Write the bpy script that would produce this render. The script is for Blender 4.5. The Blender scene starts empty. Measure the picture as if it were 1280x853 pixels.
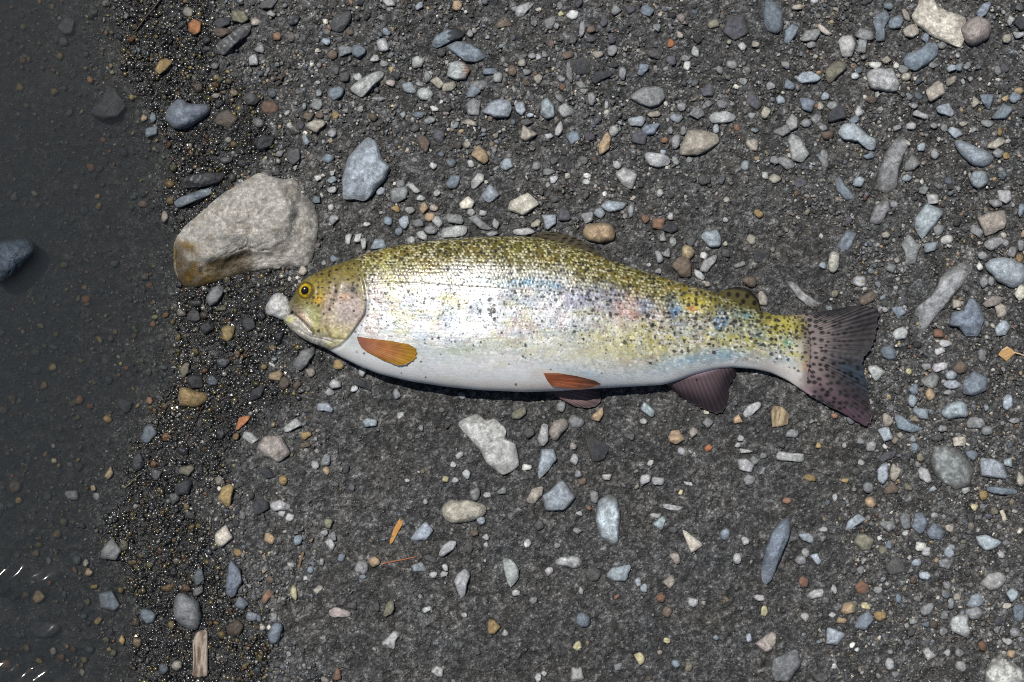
import bpy, math, random
import numpy as np

# ---------------------------------------------------------------- scale and camera
S = 0.0006                       # metres per photograph pixel on the gravel
Z0 = 0.012                       # height of the dry gravel above the water
HC = 1.30                        # camera height above the gravel
ZC = Z0 + HC
scene = bpy.context.scene
cam_d = bpy.data.cameras.new("camera")
cam = bpy.data.objects.new("camera", cam_d)
scene.collection.objects.link(cam)
cam.location = (0, 0, ZC)
cam.rotation_euler = (0, 0, 0)
cam_d.sensor_width = 36.0
cam_d.lens = 36.0 * HC / (1280 * S)
cam_d.clip_start = 0.05
cam_d.clip_end = 200.0
scene.camera = cam

# ---------------------------------------------------------------- daylight
SUN_TILT = math.radians(23.0)    # from the zenith
SUN_AZ = (-0.55, 0.835)          # horizontal direction towards the sun (up and left in the picture)
world = bpy.data.worlds.new("World")
scene.world = world
world.use_nodes = True
wn = world.node_tree
sky = wn.nodes.new("ShaderNodeTexSky")
sky.sky_type = 'NISHITA'
sky.sun_disc = False
sky.sun_elevation = math.radians(90) - SUN_TILT
sky.sun_rotation = math.atan2(SUN_AZ[0], SUN_AZ[1])
bg = wn.nodes["Background"]
bg.inputs["Strength"].default_value = 0.05
wn.links.new(sky.outputs[0], bg.inputs["Color"])
sun_d = bpy.data.lights.new("sun", 'SUN')
sun_d.energy = 4.6
sun_d.angle = math.radians(0.53)
sun_d.color = (1.0, 0.975, 0.93)
sun = bpy.data.objects.new("sun", sun_d)
scene.collection.objects.link(sun)
sun.location = (-1, 1.5, 4)
_h = math.hypot(*SUN_AZ)
from mathutils import Vector
sun.rotation_euler = Vector((SUN_AZ[0] / _h * math.sin(SUN_TILT), SUN_AZ[1] / _h * math.sin(SUN_TILT),
                             math.cos(SUN_TILT))).to_track_quat('Z', 'Y').to_euler()
vs = scene.view_settings
vs.view_transform = 'Standard'
vs.look = 'None'
vs.exposure = 0.0
vs.gamma = 1.0
vs.use_curve_mapping = False
cy = scene.cycles
cy.use_denoising = False
cy.pixel_filter_type = 'BLACKMAN_HARRIS'
cy.filter_width = 1.05
cy.max_bounces = 6
cy.transparent_max_bounces = 8
cy.volume_bounces = 1
cy.caustics_reflective = False
cy.caustics_refractive = False
cy.sample_clamp_indirect = 4.0

# ---------------------------------------------------------------- helpers
RNG = np.random.default_rng(7)
random.seed(7)

def smooth(a, b, x):
    t = np.clip((np.asarray(x, float) - a) / (b - a), 0, 1)
    return t * t * (3 - 2 * t)

def hsh(ix, iy, seed=0):
    n = (np.asarray(ix).astype(np.int64) * 374761393 + np.asarray(iy).astype(np.int64) * 668265263 + seed * 1442695041) & 0xFFFFFFFF
    n = ((n ^ (n >> 13)) * 1274126177) & 0xFFFFFFFF
    n = ((n ^ (n >> 16)) * 2246822519) & 0xFFFFFFFF
    return ((n ^ (n >> 15)) & 0xFFFFFF) / float(0xFFFFFF)

def vnoise(x, y, seed=0):
    x = np.asarray(x, float); y = np.asarray(y, float)
    ix = np.floor(x); iy = np.floor(y)
    fx = x - ix; fy = y - iy
    ux = fx * fx * (3 - 2 * fx); uy = fy * fy * (3 - 2 * fy)
    a = hsh(ix, iy, seed); b = hsh(ix + 1, iy, seed)
    c = hsh(ix, iy + 1, seed); d = hsh(ix + 1, iy + 1, seed)
    return (a + (b - a) * ux) * (1 - uy) + (c + (d - c) * ux) * uy

def fbm(x, y, seed=0, octv=4):
    v = 0; a = 0.5; f = 1.0
    for k in range(octv):
        v = v + a * vnoise(x * f + 17.3 * k, y * f - 9.1 * k, seed + k)
        a *= 0.5; f *= 2.03
    return v / (1 - 0.5 ** octv)

def worley(x, y, cell, seed=0):
    """nearest jittered point: distance in cells, random value of that cell"""
    gx = np.asarray(x, float) / cell; gy = np.asarray(y, float) / cell
    ix = np.floor(gx); iy = np.floor(gy)
    best = np.full(gx.shape, 9.0); rid = np.zeros(gx.shape)
    for dx in (-1, 0, 1):
        for dy in (-1, 0, 1):
            jx = ix + dx; jy = iy + dy
            px = jx + 0.1 + 0.8 * hsh(jx, jy, seed); py = jy + 0.1 + 0.8 * hsh(jx, jy, seed + 1)
            d = (px - gx) ** 2 + (py - gy) ** 2
            m = d < best
            best = np.where(m, d, best); rid = np.where(m, hsh(jx, jy, seed + 2), rid)
    return np.sqrt(best), rid

def lin(c):
    c = np.asarray(c, float) / 255.0
    return np.where(c <= 0.04045, c / 12.92, ((c + 0.055) / 1.055) ** 2.4)

def alb(c, k=1.4):
    """base colour of a surface that shows the 8-bit colour c in this sunlight"""
    return np.clip(lin(c) / k, 0.004, 0.82)

def P(x, y, z):
    """a place seen at pixel x, y of the photograph, at the height z"""
    k = S * (ZC - np.asarray(z, float)) / HC
    return np.stack([(np.asarray(x, float) - 640) * k, (426.5 - np.asarray(y, float)) * k,
                     np.broadcast_to(np.asarray(z, float), np.shape(x))], axis=-1)

def resample(pts, n, closed=False):
    p = np.asarray(pts, float)
    if closed:
        p = np.vstack([p, p[:1]])
    d = np.r_[0, np.cumsum(np.hypot(*np.diff(p, axis=0).T))]
    t = np.linspace(0, d[-1], n, endpoint=not closed)
    return np.stack([np.interp(t, d, p[:, 0]), np.interp(t, d, p[:, 1])], axis=1)

def dist_line(x, y, pts):
    """signed distance to a polyline (positive on its left in picture coordinates) and the parameter along it"""
    pts = np.asarray(pts, float)
    best = np.full(np.shape(x), 1e9); sg = np.ones(np.shape(x)); par = np.zeros(np.shape(x))
    for k in range(len(pts) - 1):
        a = pts[k]; b = pts[k + 1]; e = b - a; L = (e ** 2).sum()
        t = np.clip(((x - a[0]) * e[0] + (y - a[1]) * e[1]) / L, 0, 1)
        qx = x - a[0] - t * e[0]; qy = y - a[1] - t * e[1]
        d = np.hypot(qx, qy)
        m = d < best
        best = np.where(m, d, best)
        sg = np.where(m, np.where(e[0] * qy - e[1] * qx < 0, 1.0, -1.0), sg)
        par = np.where(m, (k + t) / (len(pts) - 1), par)
    return best * sg, par

COL = scene.collection

def tag(o, label=None, cat=None, group=None, kind=None):
    if label: o["label"] = label
    if cat: o["category"] = cat
    if group: o["group"] = group
    if kind: o["kind"] = kind
    return o

def mesh_obj(name, V, F, mat, col=None, wet=None, parent=None, smooth_shade=True, origin=None, extra=None):
    """one mesh object from vertex and face arrays (all faces with the same number of corners)"""
    V = np.asarray(V, float); F = np.asarray(F, np.int32)
    if origin is not None:
        V = V - np.asarray(origin)
    me = bpy.data.meshes.new(name)
    k = F.shape[1]
    me.vertices.add(len(V)); me.vertices.foreach_set("co", V.astype(np.float32).ravel())
    me.loops.add(F.size); me.loops.foreach_set("vertex_index", F.ravel())
    me.polygons.add(len(F)); me.polygons.foreach_set("loop_start", np.arange(0, F.size, k, dtype=np.int32))
    me.polygons.foreach_set("use_smooth", np.full(len(F), smooth_shade))
    me.update(calc_edges=True)
    if col is not None:
        c = np.ones((len(V), 4), np.float32); c[:, :3] = np.clip(col, 0.0, 0.9)
        me.color_attributes.new("Col", 'FLOAT_COLOR', 'POINT').data.foreach_set("color", c.ravel())
    if wet is not None:
        me.attributes.new("wet", 'FLOAT', 'POINT').data.foreach_set("value", np.broadcast_to(np.asarray(wet, np.float32), (len(V),)).copy())
    for kx, vx in (extra or {}).items():
        me.attributes.new(kx, 'FLOAT', 'POINT').data.foreach_set("value", np.asarray(vx, np.float32).copy())
    if mat is not None:
        me.materials.append(mat)
    o = bpy.data.objects.new(name, me)
    COL.objects.link(o)
    if origin is not None:
        o.location = origin
    if parent is not None:
        o.parent = parent
    return o

def grid_faces(n, m, flip=False, wrap=False):
    i, j = np.meshgrid(np.arange(n - 1), np.arange(m if wrap else m - 1), indexing='ij')
    j2 = (j + 1) % m
    f = np.stack([i * m + j, (i + 1) * m + j, (i + 1) * m + j2, i * m + j2], axis=-1).reshape(-1, 4)
    return f[:, ::-1] if flip else f

# ---------------------------------------------------------------- materials
def new_mat(name):
    m = bpy.data.materials.new(name); m.use_nodes = True
    return m, m.node_tree, m.node_tree.nodes["Principled BSDF"]

def rock_material(name, rough_dry, rough_wet, mott, mscale, bump, bscale, wet_dark=0.36, spec=0.35, cells=()):
    """colour from the piece's own attribute, broken up by grain; wet places are darker and glossy"""
    m, nt, b = new_mat(name)
    N = nt.nodes; L = nt.links
    ca = N.new("ShaderNodeAttribute"); ca.attribute_name = "Col"
    wa = N.new("ShaderNodeAttribute"); wa.attribute_name = "wet"
    geo = N.new("ShaderNodeNewGeometry")
    n1 = N.new("ShaderNodeTexNoise"); n1.inputs["Scale"].default_value = mscale; n1.inputs["Detail"].default_value = 8
    n1.inputs["Roughness"].default_value = 0.7
    n2 = N.new("ShaderNodeTexNoise"); n2.inputs["Scale"].default_value = bscale; n2.inputs["Detail"].default_value = 6
    n2.inputs["Roughness"].default_value = 0.75
    L.new(geo.outputs["Position"], n1.inputs["Vector"]); L.new(geo.outputs["Position"], n2.inputs["Vector"])
    mr = N.new("ShaderNodeMapRange"); mr.inputs[1].default_value = 0.3; mr.inputs[2].default_value = 0.7
    mr.inputs[3].default_value = 1 - mott; mr.inputs[4].default_value = 1 + mott
    L.new(n1.outputs[0], mr.inputs[0])
    tone = mr.outputs[0]; height = n2.outputs[0]
    for sc_, lo_, hi_, bw_ in cells:                     # separate grains: each its own tone and a small dome
        vo = N.new("ShaderNodeTexVoronoi"); vo.inputs["Scale"].default_value = sc_
        wv = N.new("ShaderNodeVectorMath"); wv.operation = 'MULTIPLY_ADD'
        wv.inputs[1].default_value = (0.4 / sc_,) * 3
        L.new(n2.outputs["Color"], wv.inputs[0]); L.new(geo.outputs["Position"], wv.inputs[2]); L.new(wv.outputs[0], vo.inputs["Vector"])
        sp = N.new("ShaderNodeSeparateColor"); L.new(vo.outputs["Color"], sp.inputs[0])
        pw = N.new("ShaderNodeMath"); pw.operation = 'POWER'; pw.inputs[1].default_value = 2.2; L.new(sp.outputs[0], pw.inputs[0])
        m2 = N.new("ShaderNodeMapRange"); m2.inputs[3].default_value = lo_; m2.inputs[4].default_value = hi_; L.new(pw.outputs[0], m2.inputs[0])
        mm = N.new("ShaderNodeMath"); mm.operation = 'MULTIPLY'; L.new(tone, mm.inputs[0]); L.new(m2.outputs[0], mm.inputs[1]); tone = mm.outputs[0]
        hm = N.new("ShaderNodeMath"); hm.operation = 'MULTIPLY_ADD'; hm.inputs[1].default_value = -bw_
        L.new(vo.outputs["Distance"], hm.inputs[0]); L.new(height, hm.inputs[2]); height = hm.outputs[0]
    wd = N.new("ShaderNodeMapRange"); wd.inputs[3].default_value = 1.0; wd.inputs[4].default_value = wet_dark
    L.new(wa.outputs["Fac"], wd.inputs[0])
    mu = N.new("ShaderNodeMath"); mu.operation = 'MULTIPLY'
    L.new(tone, mu.inputs[0]); L.new(wd.outputs[0], mu.inputs[1])
    vm = N.new("ShaderNodeVectorMath"); vm.operation = 'SCALE'
    L.new(ca.outputs["Color"], vm.inputs[0]); L.new(mu.outputs[0], vm.inputs["Scale"])
    L.new(vm.outputs[0], b.inputs["Base Color"])
    rr = N.new("ShaderNodeMapRange"); rr.inputs[3].default_value = rough_dry; rr.inputs[4].default_value = rough_wet
    L.new(wa.outputs["Fac"], rr.inputs[0]); L.new(rr.outputs[0], b.inputs["Roughness"])
    b.inputs["Specular IOR Level"].default_value = spec
    bp = N.new("ShaderNodeBump"); bp.inputs["Strength"].default_value = bump; bp.inputs["Distance"].default_value = 0.0006
    L.new(height, bp.inputs["Height"]); L.new(bp.outputs[0], b.inputs["Normal"])
    return m

M_STONE = rock_material("stone", 0.72, 0.22, 0.30, 520, 1.0, 900, cells=((900, 0.86, 1.25, 0.3),))
M_GRIT = rock_material("grit", 0.58, 0.23, 0.22, 700, 0.12, 1500, spec=0.7)
M_SOIL = rock_material("soil", 0.80, 0.24, 0.35, 800, 1.0, 1000, spec=0.5, cells=((250, 0.70, 1.40, 1.8), (600, 0.58, 1.9, 1.6), (1150, 0.72, 1.5, 0.6)))
# ---------------------------------------------------------------- the shore: shape of ground and water
WLY = [-900, -300, 0, 50, 100, 150, 200, 250, 300, 350, 400, 440, 480, 520, 560, 600, 640, 680, 720, 760, 800, 853, 1100, 1700]
WLX = [60, 120, 150, 155, 172, 196, 222, 214, 222, 226, 236, 230, 216, 192, 176, 158, 150, 158, 168, 172, 166, 176, 170, 120]
WETY = [-900, 0, 150, 220, 300, 380, 480, 560, 640, 720, 800, 853, 1700]
WETW = [150, 165, 155, 100, 125, 175, 195, 165, 140, 140, 195, 220, 190]

def shore_d(x, y):
    return np.asarray(x, float) - np.interp(y, WLY, WLX)

def ground_z(x, y):
    """gravel surface without its crumbs, metres"""
    x = np.asarray(x, float); y = np.asarray(y, float)
    d = shore_d(x, y) + 30 * (fbm(x / 40, y / 40, 31, 3) - 0.5) + 46 * (fbm(x / 120, y / 95, 33, 2) - 0.5)
    z = np.where(d > 0, Z0 * (1 - np.exp(-np.maximum(d, 0) / 75)), -0.030 * (1 - np.exp(np.minimum(d, 0) / 105)))
    return z + 0.0022 * (fbm(x / 70, y / 70, 5, 3) - 0.5)

def wetness(x, y):
    d = shore_d(x, y); w = np.interp(y, WETY, WETW)
    n = fbm(np.asarray(x) / 45, np.asarray(y) / 45, 77, 4) - 0.5
    return 1 - smooth(0.62, 1.05, d / w + 0.9 * n)

def gravelly(x, y):
    """how stony the ground is, 0 fine soil to 1 gravel"""
    x = np.asarray(x, float); y = np.asarray(y, float)
    r = 1.25 * smooth(990, 1110, x)
    t = smooth(330, 230, y) * (1.0 - 0.25 * smooth(820, 900, x) * smooth(1100, 1040, x))
    l = smooth(430, 300, x)
    g = np.maximum(np.maximum(r, t), l)
    g = g * (0.25 + 1.5 * smooth(0.32, 0.66, fbm(x / 55, y / 55, 12, 3)))
    return np.clip(0.10 + g, 0, 1)

def axis(lo, hi, step, far):
    """dense coordinates in and just round the picture, coarser outwards"""
    mid = np.arange(lo, hi + step, step)
    out = []; a = hi; s = step
    while a < far:
        s *= 1.09; a += s; out.append(a - hi)
    out = np.array(out)
    return np.r_[(lo - out)[::-1], mid, mid[-1] + out]

gx = axis(-20, 1300, 2.1, 9000)
gy = axis(-20, 873, 2.1, 9000)
GX, GY = np.meshgrid(gx, gy, indexing='ij')
near = smooth(700, 300, np.maximum(np.maximum(-GX, GX - 1280), np.maximum(-GY, GY - 853)))
zg = ground_z(GX, GY)
col_s = np.array([0.0625, 0.0622, 0.0612])
crumb = np.zeros_like(zg); tone = np.zeros_like(zg)
coarse = 0.45 + 0.75 * fbm(GX / 30, GY / 30, 91, 3)
for cell, amp, sd in ((17, 0.0018, 100), (8.5, 0.0020, 200), (5.0, 0.0020, 300)):
    f, r = worley(GX + 3 * vnoise(GX / 6, GY / 6, sd), GY + 3 * vnoise(GX / 6, GY / 6, sd + 5), cell, sd + 9)
    crumb += amp * (0.25 + r) * np.clip(1 - 1.5 * f * f, -0.2, 1)
    tone += (r - 0.5) * {17: 0.35, 8.5: 0.7, 5.0: 1.0}[cell]
zs = zg + (crumb * coarse - 0.0022) * near * smooth(-260, -20, shore_d(GX, GY) + 200)
wet_g = wetness(GX, GY)
patch = fbm(GX / 90, GY / 90, 55, 4) - 0.5
tone2 = np.exp(tone * near + 0.5 * patch + 0.7 * (fbm(GX / 5, GY / 5, 8, 2) - 0.5))
hue = fbm(GX / 35, GY / 35, 66, 3)[..., None] - 0.5
gcol = col_s * tone2[..., None] * (1 + hue * np.array([0.14, 0.04, -0.12]))
under = smooth(0.0006, -0.0035, zg)
wet_attr = np.clip(wet_g, 0, 1) * (1 - 0.85 * under)
gcol = gcol * (1 - 0.5 * under[..., None])
# far away the shore keeps its own level
pts = np.stack([(GX - 640) * S, (426.5 - GY) * S, zs], axis=-1).reshape(-1, 3)
ground = mesh_obj("ground", pts, grid_faces(len(gx), len(gy), flip=True), M_SOIL, gcol.reshape(-1, 3), wet_attr.ravel())
tag(ground, kind="structure")

# ---------------------------------------------------------------- water
m_water, nt, _b = new_mat("murky_water")
N = nt.nodes; L = nt.links
N.remove(_b)
out = [n for n in N if n.type == 'OUTPUT_MATERIAL'][0]
fr = N.new("ShaderNodeFresnel"); fr.inputs["IOR"].default_value = 1.333
tr = N.new("ShaderNodeBsdfTransparent"); tr.inputs["Color"].default_value = (0.97, 0.98, 0.98, 1)
gl = N.new("ShaderNodeBsdfGlossy"); gl.inputs["Roughness"].default_value = 0.06
mx = N.new("ShaderNodeMixShader")
L.new(fr.outputs[0], mx.inputs[0]); L.new(tr.outputs[0], mx.inputs[1]); L.new(gl.outputs[0], mx.inputs[2])
L.new(mx.outputs[0], out.inputs["Surface"])
v1 = N.new("ShaderNodeVolumeScatter"); v1.inputs["Color"].default_value = (0.74, 0.87, 1.0, 1); v1.inputs["Density"].default_value = 6.0
v2 = N.new("ShaderNodeVolumeAbsorption"); v2.inputs["Color"].default_value = (0.08, 0.06, 0.03, 1); v2.inputs["Density"].default_value = 28.0
va = N.new("ShaderNodeAddShader")
L.new(v1.outputs[0], va.inputs[0]); L.new(v2.outputs[0], va.inputs[1]); L.new(va.outputs[0], out.inputs["Volume"])
wx = np.r_[-9000, -3000, -1000, -300, np.arange(-30, 300, 3.6), 420]
wy = np.r_[-9000, -3000, -1000, -300, np.arange(-30, 885, 3.6), 1200, 3000, 9000]
WX, WY = np.meshgrid(wx, wy, indexing='ij')
sh = smooth(-5, -70, shore_d(WX, WY))
rip = smooth(600, 720, WY) * smooth(130, 20, WX) * smooth(-400, -100, WX) * smooth(1200, 950, WY)
wv = (np.sin((WY * 0.95 - WX * 0.22 + 16 * fbm(WX / 45, WY / 45, 3, 2)) * 2 * np.pi / 62)
      + 0.5 * np.sin((WY * 0.7 + WX * 0.6 + 14 * fbm(WX / 30, WY / 30, 4, 2)) * 2 * np.pi / 27))
wz = 0.0019 * rip * wv * (0.3 + fbm(WX / 25, WY / 25, 19, 2)) + 0.00007 * sh * np.sin(WY / 21 + 3 * fbm(WX / 60, WY / 60, 8, 2)) 
# ring of ripples round the stone that stands in the water
rd = np.hypot(WX - 10, WY - 328)
wz += 0.00005 * np.sin(rd / 3.6) * smooth(110, 45, rd) * sh
nW = len(wx) * len(wy)
top = np.stack([(WX - 640) * S, (426.5 - WY) * S, wz], axis=-1).reshape(-1, 3)
bot = top.copy(); bot[:, 2] = -0.06
F = np.vstack([grid_faces(len(wx), len(wy), flip=True), grid_faces(len(wx), len(wy)) + nW])
ring = np.r_[np.arange(len(wy)), np.arange(1, len(wx)) * len(wy) + len(wy) - 1,
             (len(wx) - 1) * len(wy) + np.arange(len(wy) - 2, -1, -1), np.arange(len(wx) - 2, 0, -1) * len(wy)]
r2 = np.roll(ring, -1)
F = np.vstack([F, np.stack([ring, ring + nW, r2 + nW, r2], axis=1)])
water = mesh_obj("water", np.vstack([top, bot]), F, m_water)
tag(water, kind="structure")
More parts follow.
